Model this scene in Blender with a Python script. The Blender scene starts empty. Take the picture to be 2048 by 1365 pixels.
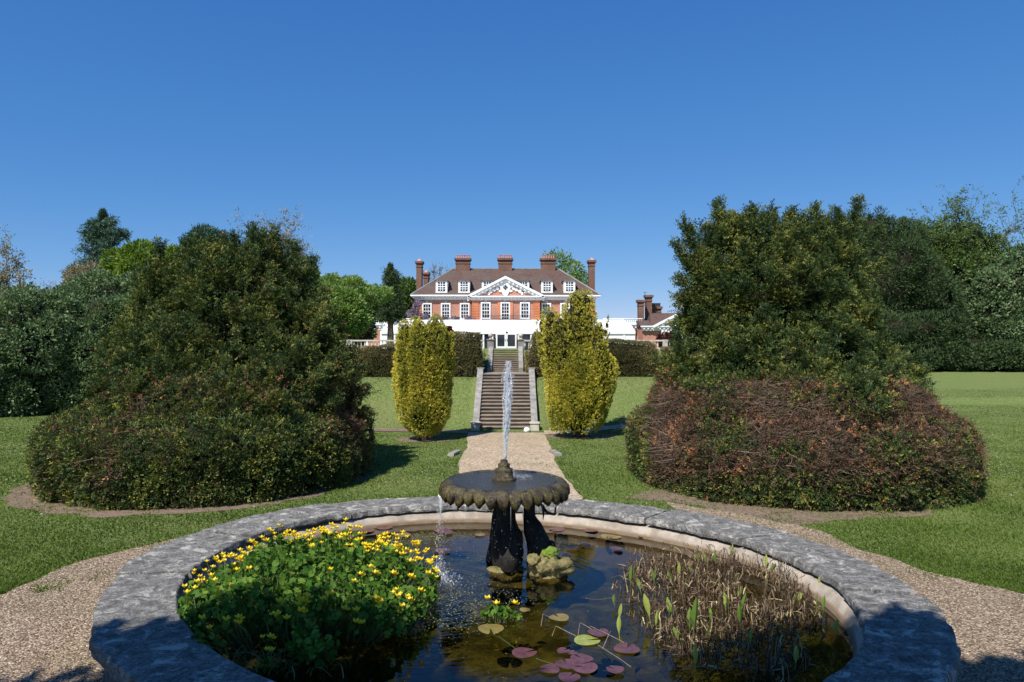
import bpy, bmesh, math, random
import numpy as np
from mathutils import Vector, geometry

R = math.radians
F = 1479.0            # focal length in photo pixels (2048 wide)
EYE = 2.6
S = bpy.context.scene
# ------------------------------------------------------------------ camera, sky, sun
cam_d = bpy.data.cameras.new('camera'); cam = bpy.data.objects.new('camera', cam_d)
S.collection.objects.link(cam); S.camera = cam
cam_d.sensor_width = 36; cam_d.lens = 36 * F / 2048; cam_d.clip_end = 2000; cam_d.clip_start = .05
cam.location = (0, 0, EYE); cam.rotation_euler = (R(90), 0, 0)
SUN_EL, SUN_AZ = 53, 212                      # azimuth clockwise from +Y
w = bpy.data.worlds.new('World'); S.world = w; w.use_nodes = True
wn = w.node_tree.nodes; wl = w.node_tree.links; wn.clear()
sky = wn.new('ShaderNodeTexSky'); sky.sky_type = 'NISHITA'; sky.sun_disc = False
sky.sun_elevation = R(SUN_EL); sky.sun_rotation = R(SUN_AZ)
sky.altitude = 0; sky.air_density = .7; sky.dust_density = 0; sky.ozone_density = 10
bgn = wn.new('ShaderNodeBackground'); bgn.inputs[1].default_value = .1
wo = wn.new('ShaderNodeOutputWorld'); 
EXPO = .42                                    # clear polarised-looking spring sky: deepen the blue of the sky texture channel by channel
sp_ = wn.new('ShaderNodeSeparateColor'); cb_ = wn.new('ShaderNodeCombineColor'); wl.new(sky.outputs[0], sp_.inputs[0])
for i_, (p_, k_) in enumerate(((1.1, 1.2), (.7, .82), (.45, .91))):
    m1 = wn.new('ShaderNodeMath'); m1.operation = 'MULTIPLY'; m1.inputs[1].default_value = .1; wl.new(sp_.outputs[i_], m1.inputs[0])
    m2 = wn.new('ShaderNodeMath'); m2.operation = 'POWER'; m2.inputs[1].default_value = p_; wl.new(m1.outputs[0], m2.inputs[0])
    m3 = wn.new('ShaderNodeMath'); m3.operation = 'MULTIPLY'; m3.inputs[1].default_value = 10*k_/2**EXPO; wl.new(m2.outputs[0], m3.inputs[0]); wl.new(m3.outputs[0], cb_.inputs[i_])
wl.new(cb_.outputs[0], bgn.inputs[0]); wl.new(bgn.outputs[0], wo.inputs[0])
sd = bpy.data.lights.new('sun', 'SUN'); sd.energy = 5.0; sd.angle = R(.53); sd.color = (1, .95, .87)
so = bpy.data.objects.new('sun', sd); S.collection.objects.link(so)
sdir = Vector((math.sin(R(SUN_AZ)) * math.cos(R(SUN_EL)), math.cos(R(SUN_AZ)) * math.cos(R(SUN_EL)), math.sin(R(SUN_EL))))
so.rotation_euler = sdir.to_track_quat('Z', 'Y').to_euler(); so.location = (-20, -30, 40)
S.view_settings.view_transform = 'Standard'; S.view_settings.look = 'None'
S.view_settings.exposure = EXPO; S.view_settings.gamma = 1
S.render.engine = 'CYCLES'
S.cycles.max_bounces = 8; S.cycles.transparent_max_bounces = 16; S.cycles.use_denoising = True

# ------------------------------------------------------------------ helpers
COL = S.collection
ORG = {}
def P(px, py, d): return Vector(((px - 1024) * d / F, d, EYE + (682 - py) * d / F))
def G(px, py, h=0.0):
    d = (EYE - h) * F / (py - 682); return ((px - 1024) * d / F, d)

def tag(o, label=None, cat=None, group=None, kind=None):
    if label: o['label'] = label
    if cat: o['category'] = cat
    if group: o['group'] = group
    if kind: o['kind'] = kind
    return o
def thing(name, label, cat, loc, group=None):
    o = bpy.data.objects.new(name, None); o.empty_display_size = .2
    COL.objects.link(o); o.location = loc; ORG[o.name] = Vector(loc)
    return tag(o, label, cat, group)
def link(name, me, mat, parent=None, org=None):
    if mat is not None:
        for m in (mat if isinstance(mat, (list, tuple)) else [mat]): me.materials.append(m)
    o = bpy.data.objects.new(name, me); COL.objects.link(o)
    if parent is not None:
        o.parent = parent; off = ORG[parent.name]; ORG[o.name] = off
        me.transform(__import__('mathutils').Matrix.Translation(-off))
    else:
        ORG[o.name] = Vector((0, 0, 0))
        if org is not None:
            me.transform(__import__('mathutils').Matrix.Translation(-Vector(org))); o.location = org; ORG[o.name] = Vector(org)
    return o

class MB:
    def __init__(s): s.v = []; s.f = []; s.m = []
    def add(s, vs, fs, m=0):
        b = len(s.v); s.v += [tuple(v) for v in vs]
        for f in fs: s.f.append(tuple(i + b for i in f)); s.m.append(m)
        return s
    def box(s, x0, x1, y0, y1, z0, z1, m=0):
        return s.add([(x0,y0,z0),(x1,y0,z0),(x1,y1,z0),(x0,y1,z0),(x0,y0,z1),(x1,y0,z1),(x1,y1,z1),(x0,y1,z1)],
              [(0,3,2,1),(4,5,6,7),(0,1,5,4),(1,2,6,5),(2,3,7,6),(3,0,4,7)], m)
    def prism(s, pts, y0, y1, m=0):              # outline in xz, extruded along y
        n = len(pts)
        vs = [(x, y0, z) for x, z in pts] + [(x, y1, z) for x, z in pts]
        fs = [tuple(range(n)), tuple(range(2*n-1, n-1, -1))] + [(i, i+n, (i+1)%n+n, (i+1)%n) for i in range(n)]
        return s.add(vs, fs, m)
    def xprism(s, pts, x0, x1, m=0):             # outline in yz
        n = len(pts)
        vs = [(x0, y, z) for y, z in pts] + [(x1, y, z) for y, z in pts]
        fs = [tuple(range(n-1, -1, -1)), tuple(range(n, 2*n))] + [(i, (i+1)%n, (i+1)%n+n, i+n) for i in range(n)]
        return s.add(vs, fs, m)
    def tube(s, pts, rs, seg=8, m=0, cap=True, sq=None):
        pts = [Vector(p) for p in pts]; n = len(pts)
        if not hasattr(rs, '__len__'): rs = [rs] * n
        b = len(s.v); up = Vector((0, 0, 1))
        prev = None
        for i, p in enumerate(pts):
            t = (pts[min(i+1, n-1)] - pts[max(i-1, 0)]).normalized()
            a = t.cross(up) if prev is None else prev - t * prev.dot(t)
            if a.length < 1e-4: a = t.cross(Vector((0, 1, 0)))
            a.normalize(); prev = a; c = t.cross(a)
            for k in range(seg):
                th = 2*math.pi*k/seg; q = 1 if sq is None else sq
                s.v.append(tuple(p + a*math.cos(th)*rs[i] + c*math.sin(th)*rs[i]*q))
        for i in range(n-1):
            for k in range(seg):
                k2 = (k+1) % seg
                s.f.append((b+i*seg+k, b+i*seg+k2, b+(i+1)*seg+k2, b+(i+1)*seg+k)); s.m.append(m)
        if cap:
            s.f.append(tuple(b+k for k in range(seg-1, -1, -1))); s.m.append(m)
            s.f.append(tuple(b+(n-1)*seg+k for k in range(seg))); s.m.append(m)
        return s
    def lathe(s, prof, cx, cy, z0, seg=16, m=0, fn=None):    # prof: (r,z)
        b = len(s.v); n = len(prof)
        for j, (r, z) in enumerate(prof):
            for k in range(seg):
                th = 2*math.pi*k/seg; rr, zz = (r, z) if fn is None else fn(j, th, r, z)
                s.v.append((cx + rr*math.cos(th), cy + rr*math.sin(th), z0 + zz))
        for j in range(n-1):
            for k in range(seg):
                k2 = (k+1) % seg
                s.f.append((b+j*seg+k, b+j*seg+k2, b+(j+1)*seg+k2, b+(j+1)*seg+k)); s.m.append(m)
        if prof[0][0] > 1e-4: s.f.append(tuple(b+k for k in range(seg-1, -1, -1))); s.m.append(m)
        if prof[-1][0] > 1e-4: s.f.append(tuple(b+(n-1)*seg+k for k in range(seg))); s.m.append(m)
        return s
    def build(s, name, mat, parent=None, org=None, smooth=False):
        me = bpy.data.meshes.new(name); me.from_pydata(s.v, [], s.f)
        if any(s.m): me.polygons.foreach_set('material_index', s.m)
        if smooth: me.polygons.foreach_set('use_smooth', [True]*len(s.f))
        me.update()
        return link(name, me, mat, parent, org)

def fast_mesh(name, V, Q, var, mat, parent=None, org=None):
    """V (n,3); Q (m,k) equal-sized faces; var (m,) per-face value"""
    me = bpy.data.meshes.new(name); V = np.asarray(V, np.float32); Q = np.asarray(Q, np.int32); m, k = Q.shape
    me.vertices.add(len(V)); me.vertices.foreach_set('co', V.ravel())
    me.loops.add(m*k); me.loops.foreach_set('vertex_index', Q.ravel())
    me.polygons.add(m); me.polygons.foreach_set('loop_start', np.arange(0, m*k, k, dtype=np.int32))
    me.polygons.foreach_set('loop_total', np.full(m, k, np.int32))
    if var is not None:
        a = me.attributes.new('var', 'FLOAT', 'FACE'); a.data.foreach_set('value', np.asarray(var, np.float32))
    me.update(calc_edges=True); me.validate()
    return link(name, me, mat, parent, org)

def vn(p, scale=1.0, seed=0):
    """value noise in [-1,1]"""
    q = np.asarray(p, np.float64) * scale + seed * 17.31; i = np.floor(q).astype(np.int64); f = q - i; f = f*f*(3-2*f)
    def h(x, y, z):
        n = (x*374761393 + y*668265263 + z*2147483647 + seed*974711) & 0xffffffff
        n = ((n ^ (n >> 13)) * 1274126177) & 0xffffffff; n = n ^ (n >> 16)
        return (n & 0xffff) / 32767.5 - 1
    r = 0
    for dx in (0, 1):
        for dy in (0, 1):
            for dz in (0, 1):
                wgt = (f[:,0] if dx else 1-f[:,0]) * (f[:,1] if dy else 1-f[:,1]) * (f[:,2] if dz else 1-f[:,2])
                r = r + wgt * h(i[:,0]+dx, i[:,1]+dy, i[:,2]+dz)
    return r
def nrmz(a): return a / np.maximum(np.linalg.norm(a, axis=1, keepdims=True), 1e-9)
def sstep(x, a, b):
    t = np.clip((x-a)/(b-a), 0, 1); return t*t*(3-2*t)

# ------------------------------------------------------------------ materials
def mat(name, build):
    m = bpy.data.materials.new(name); m.use_nodes = True; nt = m.node_tree; nt.nodes.clear()
    out = nt.nodes.new('ShaderNodeOutputMaterial'); build(nt, out); return m
def N(nt, t, **kw):
    n = nt.nodes.new(t)
    for k, v in kw.items():
        if k.startswith('_'): setattr(n, k[1:], v)
        else: n.inputs[k.replace('__', ' ')].default_value = v
    return n
def coords(nt, scale=(1,1,1), gen='Object'):
    tc = nt.nodes.new('ShaderNodeTexCoord'); mp = nt.nodes.new('ShaderNodeMapping'); mp.inputs['Scale'].default_value = scale
    nt.links.new(tc.outputs[gen], mp.inputs['Vector']); return mp.outputs['Vector']
def geo_pos(nt, scale=(1,1,1)):
    tc = nt.nodes.new('ShaderNodeNewGeometry'); mp = nt.nodes.new('ShaderNodeMapping'); mp.inputs['Scale'].default_value = scale
    nt.links.new(tc.outputs['Position'], mp.inputs['Vector']); return mp.outputs['Vector']
def ramp(nt, fac, stops, interp='LINEAR'):
    r = nt.nodes.new('ShaderNodeValToRGB'); r.color_ramp.interpolation = interp
    e = r.color_ramp.elements
    while len(e) < len(stops): e.new(.5)
    for i, (p, c) in enumerate(stops): e[i].position = p; e[i].color = (*c, 1) if len(c) == 3 else c
    if fac is not None: nt.links.new(fac, r.inputs[0])
    return r.outputs[0]
def noise(nt, vec, scale, detail=4, rough=.55, dist=0):
    n = nt.nodes.new('ShaderNodeTexNoise'); n.inputs['Scale'].default_value = scale; n.inputs['Detail'].default_value = detail
    n.inputs['Roughness'].default_value = rough; n.inputs['Distortion'].default_value = dist
    if vec: nt.links.new(vec, n.inputs['Vector'])
    return n.outputs['Fac']
def mixc(nt, fac, a, b, mode='MIX'):
    m = nt.nodes.new('ShaderNodeMix'); m.data_type = 'RGBA'; m.blend_type = mode
    for s, v in ((0, fac), (6, a), (7, b)):
        if isinstance(v, (int, float)): m.inputs[s].default_value = v
        elif isinstance(v, tuple): m.inputs[s].default_value = (*v, 1) if len(v) == 3 else v
        else: nt.links.new(v, m.inputs[s])
    return m.outputs[2]
def bump(nt, h, strength=.4, dist=.02, normal=None):
    b = nt.nodes.new('ShaderNodeBump'); b.inputs['Strength'].default_value = strength; b.inputs['Distance'].default_value = dist
    nt.links.new(h, b.inputs['Height'])
    if normal: nt.links.new(normal, b.inputs['Normal'])
    return b.outputs[0]
def prin(nt, out, col, rough=.7, nrm=None, spec=.4, metal=0):
    p = nt.nodes.new('ShaderNodeBsdfPrincipled')
    if isinstance(col, tuple): p.inputs['Base Color'].default_value = (*col, 1)
    else: nt.links.new(col, p.inputs['Base Color'])
    if isinstance(rough, (int, float)): p.inputs['Roughness'].default_value = rough
    else: nt.links.new(rough, p.inputs['Roughness'])
    p.inputs['Specular IOR Level'].default_value = spec; p.inputs['Metallic'].default_value = metal
    if nrm: nt.links.new(nrm, p.inputs['Normal'])
    nt.links.new(p.outputs[0], out.inputs[0]); return p

def foliage(name, stops, trans=.22, rough=.5, spec=.3):
    def b(nt, out):
        at = nt.nodes.new('ShaderNodeAttribute'); at.attribute_name = 'var'
        c = ramp(nt, at.outputs['Fac'], stops)
        p = prin(nt, out, c, rough, spec=spec)
        tr = nt.nodes.new('ShaderNodeBsdfTranslucent'); nt.links.new(mixc(nt, 1.0, c, (1.0, 1.0, .55), 'MULTIPLY'), tr.inputs[0])
        mx = nt.nodes.new('ShaderNodeMixShader'); mx.inputs[0].default_value = trans
        nt.links.new(p.outputs[0], mx.inputs[1]); nt.links.new(tr.outputs[0], mx.inputs[2]); nt.links.new(mx.outputs[0], out.inputs[0])
    return mat(name, b)
def simple(name, c1, c2, scale=6, rough=.8, bmp=.3, bd=.01, spec=.3, detail=5, stretch=(1,1,1)):
    def b(nt, out):
        v = geo_pos(nt, stretch); n = noise(nt, v, scale, detail, .65)
        prin(nt, out, ramp(nt, n, [(.3, c1), (.7, c2)]), rough, bump(nt, n, bmp, bd), spec)
    return mat(name, b)

M = {}
M['dry'] = simple('dry_stem', (.16,.12,.085), (.32,.26,.19), 30, .7, .2, .004)
M['bark'] = simple('bark', (.05,.035,.025), (.14,.11,.085), 8, .9, .6, .03)
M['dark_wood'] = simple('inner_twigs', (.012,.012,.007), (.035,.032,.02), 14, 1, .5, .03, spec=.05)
M['yew'] = foliage('yew_leaves', [(0,(.028,.05,.02)),(.3,(.05,.088,.027)),(.52,(.14,.165,.036)),(.72,(.36,.33,.07)),(.76,(.10,.06,.04)),(.86,(.19,.105,.065)),(1,(.58,.24,.10))], .25, .55, .2)
M['twigs'] = foliage('dry_twigs', [(0,(.035,.023,.018)),(.5,(.085,.055,.038)),(.85,(.16,.105,.07)),(1,(.34,.25,.17))], .05, .8)
M['golden'] = foliage('golden_yew_leaves', [(0,(.055,.095,.016)),(.32,(.19,.225,.032)),(.65,(.48,.45,.065)),(1,(.82,.68,.11))], .25, .5)
M['hedge'] = foliage('hedge_leaves', [(0,(.045,.048,.018)),(.5,(.125,.12,.048)),(.8,(.22,.185,.085)),(1,(.32,.24,.13))], .15, .7, .15)
M['laurel'] = foliage('laurel_leaves', [(0,(.05,.095,.045)),(.5,(.12,.19,.085)),(1,(.27,.34,.15))], .25, .5, .25)
M['dark_green'] = foliage('evergreen_leaves', [(0,(.025,.05,.022)),(.6,(.055,.095,.035)),(1,(.12,.155,.055))], .18, .6, .2)
M['blue_green'] = foliage('conifer_needles', [(0,(.03,.07,.05)),(.6,(.06,.125,.08)),(1,(.11,.19,.11))], .2, .5)
M['lime'] = foliage('lime_leaves', [(0,(.07,.13,.02)),(.6,(.16,.25,.035)),(1,(.3,.36,.07))], .35, .5)
M['fresh'] = foliage('fresh_leaves', [(0,(.09,.16,.035)),(.5,(.21,.33,.08)),(1,(.4,.48,.17))], .35, .5)
M['mid'] = foliage('mid_green_leaves', [(0,(.045,.09,.024)),(.6,(.11,.18,.045)),(1,(.21,.27,.08))], .28, .5)
M['pale'] = foliage('pale_young_leaves', [(0,(.12,.12,.07)),(.6,(.3,.26,.17)),(1,(.45,.38,.27))], .3, .6)
M['bronze'] = foliage('bronze_leaves', [(0,(.02,.014,.01)),(.6,(.06,.04,.025)),(1,(.13,.09,.05))], .2, .6)
M['maroon'] = foliage('maroon_leaves', [(0,(.04,.012,.012)),(.6,(.12,.025,.025)),(1,(.22,.04,.05))], .3, .5)
M['wisteria'] = foliage('wisteria_blossom', [(0,(.1,.13,.05)),(.4,(.25,.2,.27)),(1,(.5,.4,.55))], .3, .6)
M['grass'] = foliage('grass_blades', [(0,(.055,.10,.016)),(.5,(.12,.18,.034)),(1,(.26,.29,.10))], .3, .6, .1)

def b_lawn(nt, out):
    v = geo_pos(nt); n1 = noise(nt, v, .35, 4, .6); n2 = noise(nt, v, 9, 6, .7); n3 = noise(nt, geo_pos(nt, (.06, 1.3, 1)), .9, 3, .6)
    c = ramp(nt, n2, [(.25,(.08,.125,.028)),(.5,(.15,.2,.055)),(.78,(.25,.285,.12))])
    c = mixc(nt, ramp(nt, n1, [(.4,(0,0,0)),(.7,(.6,.6,.6))]), c, (.18,.20,.07))
    c = mixc(nt, ramp(nt, n3, [(.5,(0,0,0)),(.68,(.5,.5,.5))]), c, (.2,.21,.08))
    n5 = noise(nt, v, .9, 5, .7); c = mixc(nt, ramp(nt, n5, [(.58,(0,0,0)),(.72,(.45,.45,.45))]), c, (.20,.165,.10))
    n4 = noise(nt, v, 60, 3, .7); n6 = noise(nt, v, 24, 5, .8); c = mixc(nt, ramp(nt, n6, [(.46,(0,0,0)),(.66,(.55,.55,.55))]), c, (.09,.125,.04))
    prin(nt, out, c, .9, bump(nt, n4, .9, .03), .15)
M['lawn'] = mat('lawn', b_lawn)
def b_gravel(nt, out):
    v = geo_pos(nt); vo = N(nt, 'ShaderNodeTexVoronoi', Scale=62.0); nt.links.new(v, vo.inputs['Vector'])
    sep = nt.nodes.new('ShaderNodeSeparateColor'); nt.links.new(vo.outputs['Color'], sep.inputs[0])
    c = ramp(nt, sep.outputs[0], [(0,(.07,.045,.03)),(.3,(.17,.12,.078)),(.6,(.27,.195,.13)),(.85,(.37,.29,.2)),(1,(.55,.46,.35))])
    n1 = noise(nt, v, 1.3, 5, .6)
    c = mixc(nt, ramp(nt, n1, [(.45,(0,0,0)),(.75,(.45,.45,.45))]), c, (.135,.12,.055))
    iv = nt.nodes.new('ShaderNodeMath'); iv.operation = 'SUBTRACT'; iv.inputs[0].default_value = 1; nt.links.new(vo.outputs['Distance'], iv.inputs[1])
    prin(nt, out, c, .85, bump(nt, iv.outputs[0], .9, .012), .25)
M['gravel'] = mat('gravel', b_gravel)
def b_path(nt, out):
    v = geo_pos(nt); n2 = noise(nt, v, 1.1, 5, .65); vo = N(nt, 'ShaderNodeTexVoronoi', Scale=48.0); nt.links.new(v, vo.inputs['Vector']); sep = nt.nodes.new('ShaderNodeSeparateColor'); nt.links.new(vo.outputs['Color'], sep.inputs[0]); n1 = sep.outputs[0]
    c = ramp(nt, n1, [(0,(.16,.11,.07)),(.35,(.33,.245,.165)),(.7,(.47,.37,.26)),(1,(.66,.56,.43))])
    c = mixc(nt, ramp(nt, n2, [(.45,(0,0,0)),(.7,(.5,.5,.5))]), c, (.27,.215,.13))
    prin(nt, out, c, .9, bump(nt, n1, .7, .012), .15)
M['path'] = mat('path_gravel', b_path)
M['soil'] = simple('bare_soil', (.10,.07,.05), (.24,.175,.125), 14, .95, .8, .02)
def b_stone(nt, out):
    v = geo_pos(nt); n1 = noise(nt, v, 9, 9, .78, .8); n2 = noise(nt, v, 45, 5, .75); n3 = noise(nt, v, 4.5, 7, .75, .5)
    c = ramp(nt, n1, [(.32,(.06,.058,.055)),(.44,(.15,.145,.135)),(.55,(.28,.27,.25)),(.66,(.52,.5,.45))])
    c = mixc(nt, ramp(nt, n2, [(.5,(0,0,0)),(.62,(.75,.75,.75))]), c, (.05,.05,.05))
    c = mixc(nt, ramp(nt, n3, [(.56,(0,0,0)),(.6,(.7,.7,.7))]), c, (.6,.57,.51))
    h = mixc(nt, .5, n1, n2)
    n7 = noise(nt, v, 110, 3, .7); c = mixc(nt, ramp(nt, n7, [(.5,(0,0,0)),(.65,(.5,.5,.5))]), c, (.04,.04,.035))
    prin(nt, out, c, .9, bump(nt, n7, .6, .008, bump(nt, h, 1, .03)), .2)
M['coping'] = mat('weathered_stone', b_stone)
def b_basin(nt, out):
    v = geo_pos(nt); n = noise(nt, v, 5, 6, .65); g = nt.nodes.new('ShaderNodeNewGeometry'); sp = nt.nodes.new('ShaderNodeSeparateXYZ'); nt.links.new(g.outputs['Position'], sp.inputs[0])
    ad = nt.nodes.new('ShaderNodeMath'); ad.operation = 'MULTIPLY_ADD'; ad.inputs[1].default_value = .03; nt.links.new(n, ad.inputs[0]); nt.links.new(sp.outputs[2], ad.inputs[2])
    st = ramp(nt, ad.outputs[0], [(.27,(.13,.085,.045)),(.283,(.26,.18,.11)),(.30,(.40,.35,.29))])
    prin(nt, out, mixc(nt, ramp(nt, n, [(.38,(.75,.75,.75)),(.6,(.1,.1,.1))]), st, (.19,.155,.12)), .85, bump(nt, n, .3, .01), .2)
M['basin'] = mat('basin_render', b_basin)
M['basin_out'] = simple('old_brickwork', (.05,.045,.04), (.16,.14,.12), 9, .95, .7, .02)
def b_bed(nt, out):
    v = geo_pos(nt); n1 = noise(nt, v, 2.2, 7, .7, 1.0); n2 = noise(nt, v, 14, 4, .6)
    c = ramp(nt, n1, [(.32,(.02,.02,.007)),(.48,(.075,.075,.018)),(.6,(.15,.14,.035)),(.75,(.22,.17,.08))])
    c = mixc(nt, ramp(nt, n2, [(.5,(0,0,0)),(.7,(.6,.6,.6))]), c, (.05,.03,.02))
    prin(nt, out, c, .95, bump(nt, n1, .6, .05), .1)
M['bed'] = mat('pond_silt', b_bed)
WC = Vector((-.1, 7.8))
def b_water(nt, out):
    v = geo_pos(nt)
    mp = nt.nodes.new('ShaderNodeMapping'); mp.inputs['Location'].default_value = (.78, -7.05, 0); nt.links.new(v, mp.inputs['Vector'])
    wv = N(nt, 'ShaderNodeTexWave', Scale=4.5, Distortion=9.0, Detail=4.0); wv.wave_type = 'RINGS'; wv.rings_direction = 'SPHERICAL'; nt.links.new(mp.outputs[0], wv.inputs['Vector'])
    n1 = noise(nt, v, 7, 3, .5, .6)
    ln = nt.nodes.new('ShaderNodeVectorMath'); ln.operation = 'LENGTH'; nt.links.new(mp.outputs[0], ln.inputs[0])
    fall = ramp(nt, ln.outputs['Value'], [(0,(1,1,1)),(.45,(.8,.8,.8)),(1,(.12,.12,.12))])
    sm = nt.nodes.new('ShaderNodeMath'); sm.operation = 'MULTIPLY'; nt.links.new(mixc(nt, .72, wv.outputs['Fac'], n1), sm.inputs[0])
    dv = nt.nodes.new('ShaderNodeMath'); dv.operation = 'DIVIDE'; dv.inputs[1].default_value = 2.4; nt.links.new(ln.outputs['Value'], dv.inputs[0])
    nt.links.new(ramp(nt, dv.outputs[0], [(0,(1,1,1)),(.4,(.55,.55,.55)),(1,(.07,.07,.07))]), sm.inputs[1])
    bp = bump(nt, sm.outputs[0], .2, .02)
    gl = nt.nodes.new('ShaderNodeBsdfGlossy'); gl.inputs['Roughness'].default_value = .01; nt.links.new(bp, gl.inputs['Normal'])
    gl.inputs[0].default_value = (1, 1, 1, 1)
    tr = nt.nodes.new('ShaderNodeBsdfTransparent'); tr.inputs[0].default_value = (.5, .46, .3, 1)
    fr = nt.nodes.new('ShaderNodeFresnel'); fr.inputs[0].default_value = 1.33; nt.links.new(bp, fr.inputs['Normal'])
    mx = nt.nodes.new('ShaderNodeMixShader'); nt.links.new(fr.outputs[0], mx.inputs[0]); nt.links.new(tr.outputs[0], mx.inputs[1]); nt.links.new(gl.outputs[0], mx.inputs[2])
    nt.links.new(mx.outputs[0], out.inputs[0])
M['water'] = mat('pond_water', b_water)
def b_bw(nt, out):
    v = geo_pos(nt); n1 = noise(nt, v, 26, 4, .6, 1.0); bp = bump(nt, n1, .8, .02)
    p = prin(nt, out, (.035,.035,.03), .12, bp, .5)
M['bowl_water'] = mat('bowl_water', b_bw)
def b_spray(nt, out):
    gl = nt.nodes.new('ShaderNodeBsdfGlossy'); gl.inputs['Roughness'].default_value = .08
    df = nt.nodes.new('ShaderNodeBsdfDiffuse'); df.inputs[0].default_value = (.85, .88, .92, 1)
    tr = nt.nodes.new('ShaderNodeBsdfTransparent')
    a = nt.nodes.new('ShaderNodeMixShader'); a.inputs[0].default_value = .3; nt.links.new(df.outputs[0], a.inputs[1]); nt.links.new(gl.outputs[0], a.inputs[2])
    m = nt.nodes.new('ShaderNodeMixShader'); m.inputs[0].default_value = .34; nt.links.new(tr.outputs[0], m.inputs[1]); nt.links.new(a.outputs[0], m.inputs[2])
    nt.links.new(m.outputs[0], out.inputs[0])
M['spray'] = mat('water_spray', b_spray)
def b_bowl(nt, out):
    v = geo_pos(nt); n1 = noise(nt, v, 7, 6, .65); n2 = noise(nt, v, 40, 4, .7)
    c = ramp(nt, n1, [(.3,(.012,.010,.006)),(.45,(.04,.026,.011)),(.56,(.075,.062,.014)),(.7,(.15,.09,.05))])
    n3 = noise(nt, geo_pos(nt, (1,1,.25)), 90, 3, .6)
    prin(nt, out, c, ramp(nt, n2, [(.35,(.05,.05,.05)),(.65,(.38,.38,.38))]), bump(nt, n3, .7, .012, bump(nt, n2, .8, .02)), .5)
M['bowl'] = mat('wet_lead', b_bowl)
M['lead'] = simple('dark_lead', (.008,.008,.007), (.028,.025,.02), 18, .75, .6, .008, spec=.25)
M['rock'] = simple('mossy_rock', (.07,.075,.02), (.30,.24,.11), 17, .9, 1, .03)
M['moss'] = simple('green_moss', (.07,.14,.015), (.2,.26,.04), 40, 1, 1, .01)
def b_brick(c1, c2, mortar, sc):
    def b(nt, out):
        tc = nt.nodes.new('ShaderNodeNewGeometry'); sp = nt.nodes.new('ShaderNodeSeparateXYZ'); nt.links.new(tc.outputs['Position'], sp.inputs[0])
        ad = nt.nodes.new('ShaderNodeMath'); ad.operation = 'ADD'; nt.links.new(sp.outputs[0], ad.inputs[0]); nt.links.new(sp.outputs[1], ad.inputs[1])
        cb = nt.nodes.new('ShaderNodeCombineXYZ'); nt.links.new(ad.outputs[0], cb.inputs[0]); nt.links.new(sp.outputs[2], cb.inputs[1])
        br = nt.nodes.new('ShaderNodeTexBrick'); nt.links.new(cb.outputs[0], br.inputs['Vector'])
        br.inputs['Color1'].default_value = (*c1, 1); br.inputs['Color2'].default_value = (*c2, 1); br.inputs['Mortar'].default_value = (*mortar, 1)
        br.inputs['Scale'].default_value = sc; br.inputs['Mortar Size'].default_value = .015; br.inputs['Bias'].default_value = 0
        n = noise(nt, tc.outputs['Position'], .8, 5, .65)
        c = mixc(nt, ramp(nt, n, [(.35,(0,0,0)),(.7,(.55,.55,.55))]), br.outputs[0], tuple(x*.62 for x in c1))
        prin(nt, out, c, .85, None, .2)
    return b
M['brick'] = mat('red_brick', b_brick((.46,.19,.125), (.56,.27,.19), (.5,.4,.33), 2.2))
M['gauged'] = mat('orange_rubbed_brick', b_brick((.64,.21,.10), (.68,.26,.13), (.5,.26,.16), 2.2))
M['chimney'] = mat('chimney_brick', b_brick((.17,.088,.062), (.23,.125,.09), (.2,.15,.12), 2.2))
def b_tile(nt, out):
    v = geo_pos(nt); tc = nt.nodes.new('ShaderNodeNewGeometry')
    br = nt.nodes.new('ShaderNodeTexBrick'); sp = nt.nodes.new('ShaderNodeSeparateXYZ'); nt.links.new(tc.outputs['Position'], sp.inputs[0])
    cb = nt.nodes.new('ShaderNodeCombineXYZ'); nt.links.new(sp.outputs[0], cb.inputs[0]); nt.links.new(sp.outputs[2], cb.inputs[1]); nt.links.new(cb.outputs[0], br.inputs['Vector'])
    br.inputs['Color1'].default_value = (.135,.08,.068,1); br.inputs['Color2'].default_value = (.085,.05,.042,1); br.inputs['Mortar'].default_value = (.05,.035,.03,1)
    br.inputs['Scale'].default_value = 2.6; br.inputs['Mortar Size'].default_value = .02
    n = noise(nt, v, .5, 6, .7); n2 = noise(nt, v, 3.5, 4, .7)
    c = mixc(nt, ramp(nt, n, [(.4,(0,0,0)),(.65,(.8,.8,.8))]), br.outputs[0], (.10,.088,.072))
    c = mixc(nt, ramp(nt, n2, [(.5,(0,0,0)),(.75,(.6,.6,.6))]), c, (.17,.1,.085))
    prin(nt, out, c, .85, None, .2)
M['tile'] = mat('clay_tiles', b_tile)
M['white'] = simple('white_paint', (.74,.74,.73), (.82,.82,.81), 2, .55, .02, .01)
M['canvas'] = simple('white_canvas', (.78,.78,.79), (.83,.83,.84), .6, .6, .05, .02)
M['glass'] = mat('dark_window_glass', lambda nt, o: prin(nt, o, (.02,.025,.035), .05, None, .8))
M['pale_stone'] = simple('pale_stone', (.38,.35,.30), (.6,.57,.5), 3.5, .85, .5, .01)
M['step_top'] = simple('stone_tread', (.13,.105,.08), (.36,.3,.24), 3.0, .9, .6, .01, stretch=(1,6,6))
M['wall_stone'] = simple('grey_stair_stone', (.14,.135,.125), (.34,.32,.29), 5, .9, .6, .01)
M['iron'] = simple('black_iron', (.02,.02,.02), (.04,.04,.04), 10, .5, .05, .01)
M['pot'] = simple('clay_pot', (.42,.16,.13), (.62,.3,.25), 4, .8, .1, .01)
M['lead_roof'] = simple('lead_flashing', (.18,.19,.2), (.3,.31,.32), 2, .6, .05, .01)
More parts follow.
